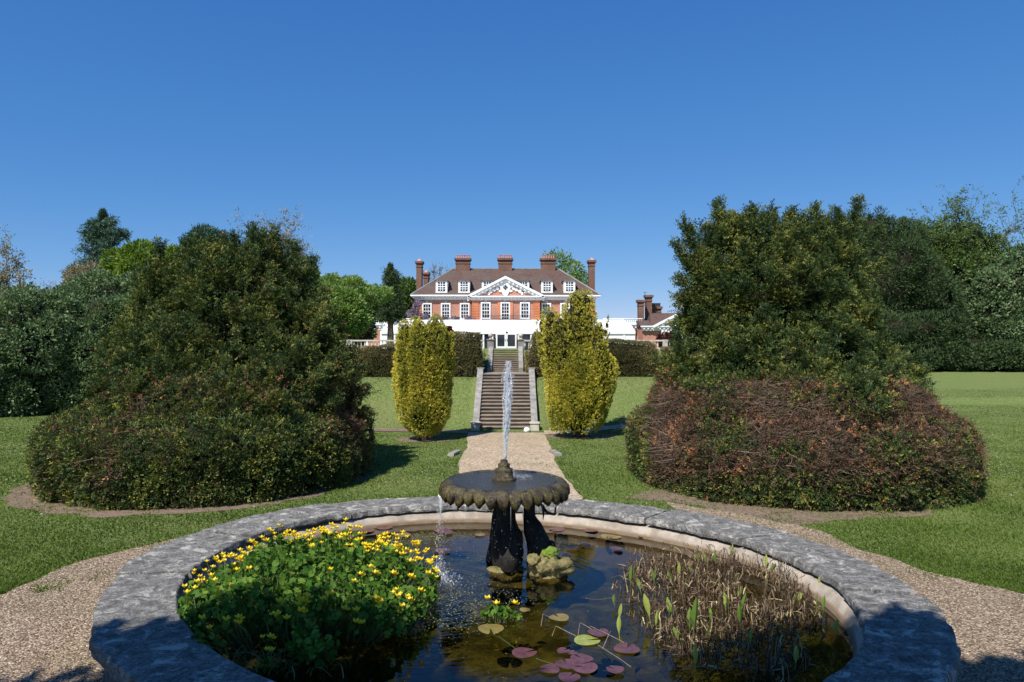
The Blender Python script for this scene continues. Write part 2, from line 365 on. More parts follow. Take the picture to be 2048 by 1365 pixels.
M['leaf_broad'] = foliage('marigold_leaf', [(0,(.012,.045,.008)),(.5,(.05,.135,.016)),(1,(.19,.3,.045))], .35, .55, .12)
M['stem'] = foliage('green_stem', [(0,(.06,.10,.03)),(.6,(.16,.22,.06)),(1,(.36,.34,.18))], .2, .5)
M['petal'] = foliage('yellow_petal', [(0,(.85,.62,.015)),(1,(.95,.8,.04))], .3, .35, .4)
M['shoot'] = foliage('young_shoot', [(0,(.10,.18,.03)),(.6,(.24,.34,.05)),(1,(.42,.45,.1))], .35, .4, .4)
M['reed'] = foliage('dead_reed', [(0,(.018,.011,.01)),(.5,(.07,.045,.028)),(.8,(.19,.125,.07)),(.93,(.38,.29,.18)),(1,(.5,.46,.2))], .1, .6)
M['pad_purple'] = simple('purple_pad', (.06,.025,.028), (.15,.06,.062), 16, .3, .1, .004, spec=.6)
M['pad_green'] = simple('green_pad', (.17,.2,.035), (.32,.34,.07), 16, .3, .1, .004, spec=.6)
M['pad_bronze'] = simple('bronze_pad', (.13,.09,.03), (.25,.2,.06), 16, .3, .1, .004, spec=.6)
M['algae'] = foliage('floating_algae', [(0,(.10,.12,.03)),(1,(.28,.3,.1))], .2, .6)
M['daisy'] = mat('white_daisy', lambda nt, o: prin(nt, o, (.8,.8,.78), .7))
M['blue'] = mat('blue_plastic', lambda nt, o: prin(nt, o, (.18,.45,.7), .4))
M['pebble'] = foliage('pebbles', [(0,(.06,.04,.028)),(.4,(.19,.135,.09)),(.8,(.34,.26,.19)),(1,(.6,.52,.43))], 0, .8)

# ------------------------------------------------------------------ terrain
def Hgt(x, y):
    x = np.asarray(x, float); y = np.asarray(y, float)
    bank = 1.37*sstep(y, 21.4, 25.1) + .1*sstep(y, 25.2, 26) + .795*sstep(y, 26, 27.6) - .5*sstep(y, 29, 80)
    base = .25*sstep(y, 30, 31.2) + .5*sstep(y, 33, 52) + 1.015*sstep(y, 60, 80)
    m = sstep(x, -12, -9) * (1 - sstep(x, 7.5, 10.5)); far = sstep(y, 60, 80)
    m = np.maximum(m, far)
    return bank*m + base*(1-m)
def hgt(x, y): return float(Hgt(x, y))
ys = np.concatenate([np.arange(-20, 4, 2.), np.arange(4, 20, .5), np.arange(20, 34, .2), np.arange(34, 90, 1.), np.arange(90, 420, 15.)])
xs = np.concatenate([np.arange(-260, -16, 12.), np.arange(-16, 16, .5), np.arange(16, 270, 12.)])
X, Y = np.meshgrid(xs, ys); Z = Hgt(X, Y)
# --- pond shape (radius as a function of angle around its centre)
PC = (-.05, 7.1)
def r_out(a): return 3.436 - .054*math.cos(a) - .075*math.sin(a) + .143*math.cos(2*a) - .188*math.sin(2*a)
def r_in(a): return 2.862 - .052*math.cos(a) - .182*math.sin(a) + .07*math.cos(2*a) - .2*math.sin(2*a)
def r_out_np(a): return 3.436 - .054*np.cos(a) - .075*np.sin(a) + .143*np.cos(2*a) - .188*np.sin(2*a)
# sink lawn under the pond
A = np.arctan2(Y-PC[1], X-PC[0]); D = np.hypot(X-PC[0], Y-PC[1])
Z = np.where(D < 2.6, -.9, Z)
nx = len(xs); V = np.stack([X.ravel(), Y.ravel(), Z.ravel()], 1)
ii = np.arange((len(ys)-1)*(nx)).reshape(len(ys)-1, nx)[:, :-1].ravel()
Q = np.stack([ii, ii+1, ii+nx+1, ii+nx], 1)
lawn = fast_mesh('lawn', V, Q, None, M['lawn']); lawn['kind'] = 'structure'
lawn.data.polygons.foreach_set('use_smooth', [True]*len(lawn.data.polygons))

RN = np.random.default_rng(7); random.seed(7)
def jag(poly, step=.12, amp=.07):
    out = []; n = len(poly)
    for i in range(n):
        a = np.array(poly[i]); b = np.array(poly[(i+1) % n]); L = np.linalg.norm(b-a); k = max(1, int(L/step)); t = (b-a)/max(L, 1e-6); nn = np.array([-t[1], t[0]])
        for j in range(k):
            p = a + (b-a)*j/k
            o = amp*(float(vn(np.array([[p[0], p[1], 0]]), 1.8, 3)[0]) + .6*float(vn(np.array([[p[0], p[1], 0]]), 6, 5)[0]))
            out.append(p + nn*o)
    return out
POLYS = []
def sheet(name, poly, m, dz=.004, amp=.07, step=.12, cut=True, kind='structure'):
    pts = jag(poly, step, amp)
    if cut: POLYS.append(np.array(pts))
    tri = geometry.tessellate_polygon([[Vector((p[0], p[1], 0)) for p in pts]])
    mb = MB(); mb.add([(p[0], p[1], hgt(p[0], p[1])+dz) for p in pts], tri)
    o = mb.build(name, m); o['kind'] = kind
    bm = bmesh.new(); bm.from_mesh(o.data); bmesh.ops.recalc_face_normals(bm, faces=bm.faces)
    if sum(f.normal.z for f in bm.faces) < 0: bmesh.ops.reverse_faces(bm, faces=bm.faces)
    bm.to_mesh(o.data); bm.free()
    return o
def inpoly(x, y, poly):
    r = np.zeros(len(x), bool); n = len(poly); j = n-1
    for i in range(n):
        xi, yi = poly[i]; xj, yj = poly[j]
        c = ((yi > y) != (yj > y)); 
        with np.errstate(divide='ignore', invalid='ignore'):
            r ^= c & (x < (xj-xi)*(y-yi)/(yj-yi+1e-12)+xi)
        j = i
    return r
# gravel around the pond (left, right, below) and bare soil in front of the right dome
gl_ = [G(-260,1290), G(0,1192), G(140,1132), G(300,1088), G(430,1064), G(530,1052), (-3.0, 8.6), (-3.0, 5.0), (3.0,5.0), (2.6,8.8), G(1330,1003), G(1500,1034), G(1600,1052), G(1650,1066), G(1720,1102), G(1850,1140), G(2048,1192), G(2300,1270), (9,-6), (-9,-6)]
sheet('gravel_surround', gl_, M['gravel'], .008)
path = [G(936,866), G(1089,866), G(1100,892), G(1112,925), G(1132,958), G(1165,996), (.3, 9.6), (-.6, 9.6), G(905,998), G(917,958), G(919,925), G(934,892)]
sheet('gravel_path', path, M['path'], .012, .03)
def G2(px, py):
    a, b = 4.0, 60.0
    for d in np.arange(4, 60, .05):
        if EYE+(682-py)*d/F < hgt((px-1024)*d/F, d): return ((px-1024)*d/F, float(d))
    return G(px, py)
def strip(name, pxs, m, dz=.016):
    mb = MB(); n = len(pxs)-1; k = 30
    for i in range(n*k+1):
        t = i/k; j = min(int(t), n-1); f = t-j; px = pxs[j][0]*(1-f)+pxs[j+1][0]*f; y0 = pxs[j][1]*(1-f)+pxs[j+1][1]*f; y1 = pxs[j][2]*(1-f)+pxs[j+1][2]*f
        a, b = G2(px, y1+.6*math.sin(i*.7)), G2(px, y0+.5*math.sin(i*.9))
        for q in range(5): x, y = a[0]+(b[0]-a[0])*q/4, a[1]+(b[1]-a[1])*q/4; mb.v.append((x, y, hgt(x, y)+dz))
    for i in range(n*k):
        for q in range(4): mb.f.append((i*5+q, i*5+5+q, i*5+6+q, i*5+1+q)); mb.m.append(0)
    o = mb.build(name, m); o['kind'] = 'structure'
strip('side_path', [(1088,862,870),(1160,859,866),(1220,853,860),(1270,846,854),(1330,836,845)], M['path'])
sheet('side_path', [G(936,862), G(850,860), G(700,858), G(700,861.5), G(850,865), G(936,868)], M['soil'], .016, .02)
soil = [G(1262,1000), G(1300,985), G(1420,975), G(1800,975), G(1965,965), G(1930,1000), G(1850,1028), G(1700,1047), G(1640,1052), G(1600,1053), G(1480,1032), G(1330,1003), G(1240,992)]
sheet('soil_bed', soil, M['soil'], .005, .22)
def ring(cx, cy, rx, ry, n=40): return [(cx+rx*math.cos(2*math.pi*i/n), cy+ry*math.sin(2*math.pi*i/n)) for i in range(n)]
sheet('soil_bed', ring(-5.85, 14.2, 3.05, 3.3), M['soil'], .005, .14)
sheet('soil_bed', ring(-2.3, 19.5, .75, .6), M['soil'], .005, .05)
sheet('soil_bed', ring(1.9, 20.2, .95, .6), M['soil'], .005, .05)

# grass blades on the near lawn, daisies, pebbles
def blades():
    n = 760000
    y = 7.6 + (36-7.6)*RN.random(n)**1.9; x = (RN.random(n)*2-1)*(y*.76+2.2)
    ok = np.ones(n, bool)
    for i, p in enumerate(POLYS):
        q = inpoly(x, y, p); cl = vn(np.stack([x,y,x*0],1), 2.6, 12)+.5*vn(np.stack([x,y,x*0],1), 9, 13)
        ok &= ~q | ((cl > (-.12 if i >= 3 else .42)) & (RN.random(n) < (.55 if i >= 3 else .25)))
    a = np.arctan2(y-PC[1], x-PC[0]); ok &= np.hypot(x-PC[0], y-PC[1]) > r_out_np(a)+.0
    ok &= ~((np.abs(x+.25) < 1.05) & (y > 21.3)) & ~((y > 25.05) & (np.abs(x) < 11)) & (RN.random(len(x)) > .55*sstep(y, 24, 36))
    x, y = x[ok], y[ok]; n = len(x); z = Hgt(x, y)
    L = (.018+.022*RN.random(n))*(1-.35*sstep(y, 13, 30)) * (1+.5*vn(np.stack([x,y,x*0],1), 1.5, 2)); W = .004+.004*RN.random(n) + .0005*y
    th = RN.random(n)*2*np.pi; d = np.stack([np.cos(th)*.7, np.sin(th)*.7, .6+RN.random(n)], 1); d = nrmz(d)*L[:,None]
    s = np.stack([-np.sin(th+1.0), np.cos(th+1.0), 0*th], 1)*W[:,None]; b = np.stack([x,y,z-.002],1)
    V = np.stack([b-s, b+s, b+d], 1).reshape(-1,3); Q = np.arange(3*n).reshape(n,3)
    var = np.clip(.45+.35*vn(b, 1.1, 9)+.35*(RN.random(n)-.5), 0, 1)
    tag(fast_mesh('grass', V, Q, var, M['grass']), 'short mown green grass blades on the lawn round the pond', 'grass', kind='stuff')
    # daisies
    n = 4200; y = 9+RN.random(n)**1.1*26; x = (RN.random(n)*2-1)*y*.75
    ok = (vn(np.stack([x,y,0*x],1), .7, 4) > .12) & ((x > 5) | (RN.random(n) < .4))
    for p in POLYS: ok &= ~inpoly(x, y, p)
    ok &= np.hypot(x-PC[0], y-PC[1]) > 3.9; x, y = x[ok], y[ok]; n = len(x); z = Hgt(x, y)+.035; r = .008+.009*RN.random(n)
    th = np.linspace(0, 2*np.pi, 7)[:-1]
    V = np.stack([np.stack([x+r*np.cos(t), y+r*np.sin(t)*1.0, z+.006*np.sin(t*3)], 1) for t in th], 1).reshape(-1,3)
    tag(fast_mesh('daisies', V, np.arange(6*n).reshape(n,6), None, M['daisy']), 'tiny white daisies scattered over the lawn', 'daisies', kind='stuff')
    # pebbles
    n = 34000; y = 5.2+RN.random(n)*4.6; x = (RN.random(n)*2-1)*(y*.72)
    ok = inpoly(x, y, POLYS[0]); a = np.arctan2(y-PC[1], x-PC[0]); ok &= np.hypot(x-PC[0], y-PC[1]) > r_out_np(a)+.02
    x, y = x[ok], y[ok]; n = len(x); r = .006+.008*RN.random(n)**2
    oc = np.array([[1,0,0],[0,1,0],[-1,0,0],[0,-1,0],[0,0,.8],[0,0,-.8]])
    c = np.stack([x, y, np.full(n,.012)], 1); rot = RN.random(n)*6.28; cs, sn = np.cos(rot), np.sin(rot)
    o2 = np.stack([cs[:,None]*oc[None,:,0]-sn[:,None]*oc[None,:,1]*.7, sn[:,None]*oc[None,:,0]+cs[:,None]*oc[None,:,1]*.7, np.broadcast_to(oc[None,:,2]*.6,(n,6))], 2)
    V = (c[:,None,:]+o2*r[:,None,None]).reshape(-1,3)
    f = np.array([[0,1,4],[1,2,4],[2,3,4],[3,0,4]]); Q = (np.arange(n)[:,None,None]*6+f[None]).reshape(-1,3)
    tag(fast_mesh('gravel_stones', V, Q, np.repeat(RN.random(n),4), M['pebble']), 'loose tan gravel chips round the pond', 'gravel', kind='stuff')
blades()

# ------------------------------------------------------------------ foliage engine
def boxy(u, k):
    if k == 2: return u
    rho = np.hypot(u[:,0], u[:,1]); return u*((rho**k+np.abs(u[:,2])**k)**(-1/k))[:,None]
def sample_lobes(lobes, n, rng, amp, freq, zmin, view=True, seed=0, bx=2):
    L = np.array(lobes, float); ar = (L[:,3]*L[:,5]*2+L[:,3]*L[:,4]); k = rng.choice(len(L), int(n*2.4), p=ar/ar.sum())
    u = boxy(nrmz(rng.normal(size=(len(k),3))), bx); c = L[k,:3]; r = L[k,3:6]
    p = c+u*r; p = c + u*r*(1+amp*vn(p, freq, seed+1)+amp*.5*vn(p, freq*2.7, seed+2))[:,None]
    nn = nrmz(u/r); ok = p[:,2] > zmin
    for j in range(len(L)):
        q = (p-L[j,:3])/L[j,3:6]; ins = ((np.hypot(q[:,0], q[:,1])**bx+np.abs(q[:,2])**bx) < .78); ok &= ~(ins & (k != j))
    if view:
        vd = nrmz(np.array([0,0,EYE])-p); fc = (nn*vd).sum(1); ok &= (fc > -.25) | (rng.random(len(k)) < .3)
    p, nn = p[ok][:n], nn[ok][:n]; return p, nn
def burst(lobes, k, f, rng, vert=1.0, shrink=.82, amp=.25):
    """each lobe -> a smaller core lobe plus k sub-lobes over its surface"""
    out = []
    for (x, y, z, rx, ry, rz) in lobes:
        out.append((x, y, z, rx*shrink, ry*shrink, rz*shrink))
        for i in range(k):
            u = nrmz(rng.normal(size=(1,3))*np.array([1,1,1]))[0]
            if u[1] > .55: u[1] *= -1
            q = f*(.6+.8*rng.random()); e = 1-q*.55+amp*(rng.random()-.35)
            m_ = (rx*ry*rz)**(1/3); out.append((x+u[0]*rx*e, y+u[1]*ry*e, z+u[2]*rz*e, (.5*rx+.5*m_)*q, (.5*ry+.5*m_)*q, (.5*rz+.5*m_)*q*vert))
    return out
def leaves(p, nn, rng, cr, per, L, W, out=1.0, up=.3, rnd=.6, flat=0.0, shell=.5):
    """clusters of leaves -> verts, quads, cluster index"""
    n = len(p); idx = np.repeat(np.arange(n), per); o = nrmz(rng.normal(size=(n*per,3)))
    N_ = nn[idx]; o = nrmz(o + N_*.6)
    crr = (cr if np.ndim(cr) == 0 else cr[idx]); rad = crr*(shell+(1-shell)*rng.random(n*per))
    b = p[idx] + o*rad[:,None]*np.array([1,1,1-flat])
    d = nrmz(o*out*.7 + N_*.4*out + rnd*rng.normal(size=b.shape)*.6 + np.array([0,0,up]))
    s = nrmz(np.cross(d, N_ + .7*rng.normal(size=b.shape))); le = L*(.6+.8*rng.random(n*per)); wi = W*(.7+.6*rng.random(n*per))
    d = d*le[:,None]; s = s*wi[:,None]*.5
    V = np.stack([b, b+d*.45+s, b+d, b+d*.45-s], 1).reshape(-1,3); Q = np.arange(4*len(b)).reshape(-1,4)
    return V, Q, idx, b
def ico(sub):
    bm = bmesh.new(); bmesh.ops.create_icosphere(bm, subdivisions=sub, radius=1)
    V = np.array([v.co[:] for v in bm.verts]); Fc = np.array([[v.index for v in f.verts] for f in bm.faces]); bm.free(); return V, Fc
def sprays(p, nn, rng, Ls, k, L, W, up=.3, rnd=.5, droop=.15):
    """flat fern-like shoots: k pairs of short leaves along a common axis, sharing one facing"""
    n = len(p); d = nrmz(nn+rnd*rng.normal(size=p.shape)+np.array([0,0,up])); side = nrmz(np.cross(d, nn+.6*rng.normal(size=p.shape)+np.array([0,0,.3]))); le = Ls*(.55+.9*rng.random(n)); V = []
    for j in range(k):
        t = (j+.5)/k
        for sg in (-1, 1):
            b = p+d*(le*t)[:,None]-np.array([0,0,1.])*(droop*le*t*t)[:,None]+rng.normal(size=p.shape)*.006
            dd = nrmz(d*.75+side*sg*(.8-.45*t)+rng.normal(size=p.shape)*.18); l = L*(1.15-.5*t)*(.8+.4*rng.random(n)); q = nrmz(np.cross(dd, np.cross(side, d)+.35*rng.normal(size=p.shape)))
            dd = dd*l[:,None]; q = q*(W*.5)
            V.append(np.stack([b, b+dd*.45+q, b+dd, b+dd*.45-q], 1))
    V = np.stack(V, 1); m = 2*k; idx = np.repeat(np.arange(n), m); tt = np.tile(np.repeat((np.arange(k)+.5)/k, 2), n)
    return V.reshape(-1,3), np.arange(4*n*m).reshape(-1,4), idx, V[:,:,0].reshape(-1,3), tt
ICO = {3: ico(3), 4: ico(4)}
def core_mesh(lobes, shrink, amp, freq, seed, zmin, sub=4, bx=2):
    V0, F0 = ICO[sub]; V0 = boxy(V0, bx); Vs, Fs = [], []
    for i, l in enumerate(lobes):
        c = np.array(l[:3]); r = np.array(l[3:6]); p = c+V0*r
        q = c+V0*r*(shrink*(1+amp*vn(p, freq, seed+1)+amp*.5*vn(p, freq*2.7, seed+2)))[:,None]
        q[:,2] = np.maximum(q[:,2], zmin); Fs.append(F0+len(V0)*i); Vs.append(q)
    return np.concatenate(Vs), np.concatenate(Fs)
def limb(mb, a, b, r0, r1, wob=.1, seg=7, k=5, rng=random):
    a = Vector(a); b = Vector(b); L = (b-a).length
    pts = [a.lerp(b, i/k) + (Vector((rng.uniform(-1,1), rng.uniform(-1,1), rng.uniform(-.5,.5)))*wob*L*.3 if 0 < i < k else Vector((0,0,0))) for i in range(k+1)]
    mb.tube(pts, [r0+(r1-r0)*i/k for i in range(k+1)], seg); return pts

def tree(name, label, cat, d, lobes_px, m, ncl, cr, per, L, W, group=None, amp=.2, freq=.9, core=.72, out=1., up=.2, rnd=.7, flat=0., seed=0, base=None, depth=.8, spikes=(), trunk_r=None, var=None, view=True, zfloor=None, shell=.5, low=None, bk=11, bf=.34, bv=1.):
    """crown from lobes given as (px,py,rx,ry[,distance offset]) at distance d"""
    rng = np.random.default_rng(seed+11); rnd_ = random.Random(seed)
    lobes = []
    for l in lobes_px:
        dd = d+(l[4] if len(l) > 4 else 0); c = P(l[0], l[1], dd); rx = l[2]*dd/F; lobes.append((c.x, c.y, c.z, rx, max(rx, .3*l[3]*dd/F)*depth, l[3]*dd/F))
    cx = sum(l[0]*l[3] for l in lobes)/sum(l[3] for l in lobes) if base is None else P(base, 0, d).x
    gz = hgt(cx, d) if zfloor is None else zfloor; root = thing(name, label, cat, (cx, d, gz), group)
    zmin = (gz+.05) if low is None else low; big = lobes; lobes = burst(lobes, bk, bf, rng, bv)
    p, nn = sample_lobes(lobes, ncl, rng, amp, freq, zmin, view, seed)
    cra = cr*(.6+.8*rng.random(len(p)))
    for (sx, sy, sx2, sy2, r0) in spikes:          # leaders: chains of shrinking clusters
        a, b = P(sx, sy, d), P(sx2, sy2, d); k = max(6, int((b-a).length/(cr*.35)))
        t = np.linspace(0, 1, k)[:,None]; q = np.array(a)[None]*(1-t)+np.array(b)[None]*t
        rr = r0*d/F*(1-t[:,0]*.85)
        reps = 4; q = np.repeat(q, reps, 0); rr = np.repeat(rr, reps); o = nrmz(rng.normal(size=q.shape))
        p = np.concatenate([p, q+o*rr[:,None]*.6]); nn = np.concatenate([nn, nrmz(o+np.array(b-a)[None]*.5/(b-a).length)]); cra = np.concatenate([cra, rr*.6+cr*.25])
    V, Q, idx, b = leaves(p, nn, rng, cra, per, L, W, out, up, rnd, flat, shell)
    cv = rng.random(len(p)); vv = .55*cv[idx]+.45*rng.random(len(b)) if var is None else var(p, b, idx, cv, rng)
    fast_mesh('crown', V, Q, np.clip(vv, 0, 1), m, root)
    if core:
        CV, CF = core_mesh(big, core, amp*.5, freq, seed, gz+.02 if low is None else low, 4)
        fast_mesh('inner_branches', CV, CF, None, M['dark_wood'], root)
    # trunk and limbs
    lobes = big; mb = MB(); top = max(lobes, key=lambda l: l[2]); tr = trunk_r or max(.06, top[3]*.06)
    mid = Vector((top[0], top[1], top[2])); limb(mb, (cx, d, gz-.1), mid, tr, tr*.35, .12, rng=rnd_)
    for i in range(min(26, 4*len(lobes))):
        l = lobes[i % len(lobes)]; a = Vector((cx, d, gz)).lerp(mid, .25+.6*rnd_.random())
        e = Vector((l[0]+l[3]*rnd_.uniform(-.6,.6), l[1]+l[4]*rnd_.uniform(-.6,.6), l[2]+l[5]*rnd_.uniform(-.2,.6)))
        limb(mb, a, e, tr*.35, tr*.06, .25, 5, 4, rnd_)
    mb.build('trunk', M['bark'], root)
    return root

def twig_tree(name, label, cat, d, bx, by, tips, m, nleaf, L, W, seed=0, group=None, r0=.12, tw=26, spread=.5, shell=.3, cl=.35):
    """open branching tree whose sky shows through: base pixel, tip pixels"""
    rng = random.Random(seed); g = np.random.default_rng(seed); b = P(bx, by, d); gz = hgt(b.x, d)
    root = thing(name, label, cat, (b.x, d, gz), group); mb = MB(); pts = []
    limb(mb, (b.x, d, gz-.1), b, r0*1.6, r0, .05, rng=rng)
    for (tx, ty) in tips:
        e = P(tx, ty, d+rng.uniform(-1,1)*spread); main = limb(mb, b, e, r0*.6, r0*.1, .22, 6, 7, rng)
        for i in range(tw):
            a = main[rng.randrange(2, 8)]; L1 = (e-b).length*rng.uniform(.12,.36)
            dirv = ((e-b).normalized()+Vector((rng.gauss(0,1), rng.gauss(0,1), rng.gauss(0.2,.7)))*.6).normalized()
            q = limb(mb, a, a+dirv*L1, r0*.12, r0*.03, .25, 4, 4, rng); pts += q[1:]
            for k in range(3):
                a2 = q[rng.randrange(1, 5)]; d2 = (dirv+Vector((rng.gauss(0,1), rng.gauss(0,1), rng.gauss(.2,.7)))*.8).normalized()
                q2 = limb(mb, a2, a2+d2*L1*.45, r0*.05, r0*.02, .2, 3, 3, rng); pts += q2[1:]
    mb.build('trunk', M['bark'], root)
    p = np.array([tuple(v) for v in pts]); k = g.integers(0, len(p), nleaf); p = p[k]+g.normal(size=(nleaf,3))*cl*.3
    nn = nrmz(g.normal(size=p.shape)+np.array([0,-.3,.5]))
    V, Q, idx, bb = leaves(p, nn, g, cl*.3, 3, L, W, .6, .1, 1., 0, shell)
    fast_mesh('crown', V, Q, .5*g.random(len(p))[idx]+.5*g.random(len(bb)), m, root)
    return root

# ------------------------------------------------------------------ the house
HD = 90.0
def hx(px, d=HD): return (px-1024)*d/F
def hz(py, d=HD): return EYE+(682-py)*d/F
def window(parent, x0, x1, z0, z1, y, cols, rows, fr=.17, sill=True, name='window'):
    mb = MB(); o = .12                                        # surround stands proud of the wall at y
    mb.box(x0, x0+fr, y-o, y+.1, z0, z1); mb.box(x1-fr, x1, y-o, y+.1, z0, z1)
    mb.box(x0+fr, x1-fr, y-o, y+.1, z1-fr, z1); mb.box(x0+fr, x1-fr, y-o, y+.1, z0, z0+fr*.8)
    if sill: mb.box(x0-.08, x1+.08, y-o-.08, y+.05, z0-.1, z0)
    f = mb.build(name, M['white'], parent)
    MB().box(x0+fr, x1-fr, y-.04, y-.01, z0+fr*.8, z1-fr).build('pane', M['glass'], f)
    g = MB(); bw = .027; a0, a1, c0, c1 = x0+fr, x1-fr, z0+fr*.8, z1-fr
    for i in range(1, cols): xx = a0+(a1-a0)*i/cols; g.box(xx-bw, xx+bw, y-.06, y-.041, c0, c1)
    for j in range(1, rows):
        zz = c0+(c1-c0)*j/rows; h = bw*(1.7 if j == rows//2 else 1); g.box(a0, a1, y-.068, y-.043, zz-h, zz+h)
    g.build('glazing_bars', M['white'], f); return f

def chimney_stack(parent, x0, x1, y0, y1, z0, z1, pots, m='chimney', potm='pot', cap=.07):
    mb = MB(); mb.box(x0, x1, y0, y1, z0, z1-.75)
    for k, (o, a, b) in enumerate([(.06, .75, .62), (.0, .62, .38), (.09, .38, .26), (.17, .26, 0)]): mb.box(x0-o, x1+o, y0-o, y1+o, z1-a, z1-b)
    c = mb.build('chimney', M[m], parent)
    for i in range(pots):
        xx = x0+(x1-x0)*(i+.5)/pots; mp = MB(); mp.lathe([(.12,0),(.15,.04),(.11,.1),(.1,.34),(.14,.38),(.13,.44),(.09,.44),(.09,.3)], xx, (y0+y1)/2, z1, 8)
        mp.build('chimney_pot', M[potm], c)
    return c

def cornice(mb, x0, x1, y, z, h, out, dent=True, m=0, side=0):
    """stepped white cornice with modillions; y = wall face, z = top"""
    mb.box(x0-out, x1+out, y-out, y+.3, z-h*.28, z, m); mb.box(x0-out*.8, x1+out*.8, y-out*.8, y+.3, z-h*.45, z-h*.28, m)
    mb.box(x0-out*.25, x1+out*.25, y-out*.25, y+.3, z-h, z-h*.45, m)
    if dent:
        n = max(3, int((x1-x0+out)/.42))
        for i in range(n):
            xx = x0-out*.6+(x1-x0+out*1.2)*(i+.5)/n; mb.box(xx-.1, xx+.1, y-out*.72, y-out*.25, z-h*.72, z-h*.45, m)
def raking(mb, xa, xc, xb, za, zc, y, th, out, m=0):
    """the two sloping white cornices of a pediment"""
    for (x0, x1) in ((xa, xc), (xb, xc)):
        L = math.hypot(x1-x0, zc-za); t = th*L/abs(x1-x0)
        mb.prism([(x0, za), (x1, zc), (x1, zc-t*.45), (x0, za-t*.45)] if x0 < x1 else [(x1, zc), (x0, za), (x0, za-t*.45), (x1, zc-t*.45)], y-out, y+.2, m)
        mb.prism([(x0, za-t*.45), (x1, zc-t*.45), (x1, zc-t), (x0, za-t)] if x0 < x1 else [(x1, zc-t*.45), (x0, za-t*.45), (x0, za-t), (x1, zc-t)], y-out*.35, y+.2, m)
        n = max(4, int(L/.5))
        for i in range(1, n):
            f = i/n; xx = x0+(x1-x0)*f; zz = za+(zc-za)*f-t*.45; mb.box(xx-.1, xx+.1, y-out*.8, y-out*.35, zz-t*.38, zz-.002, m)

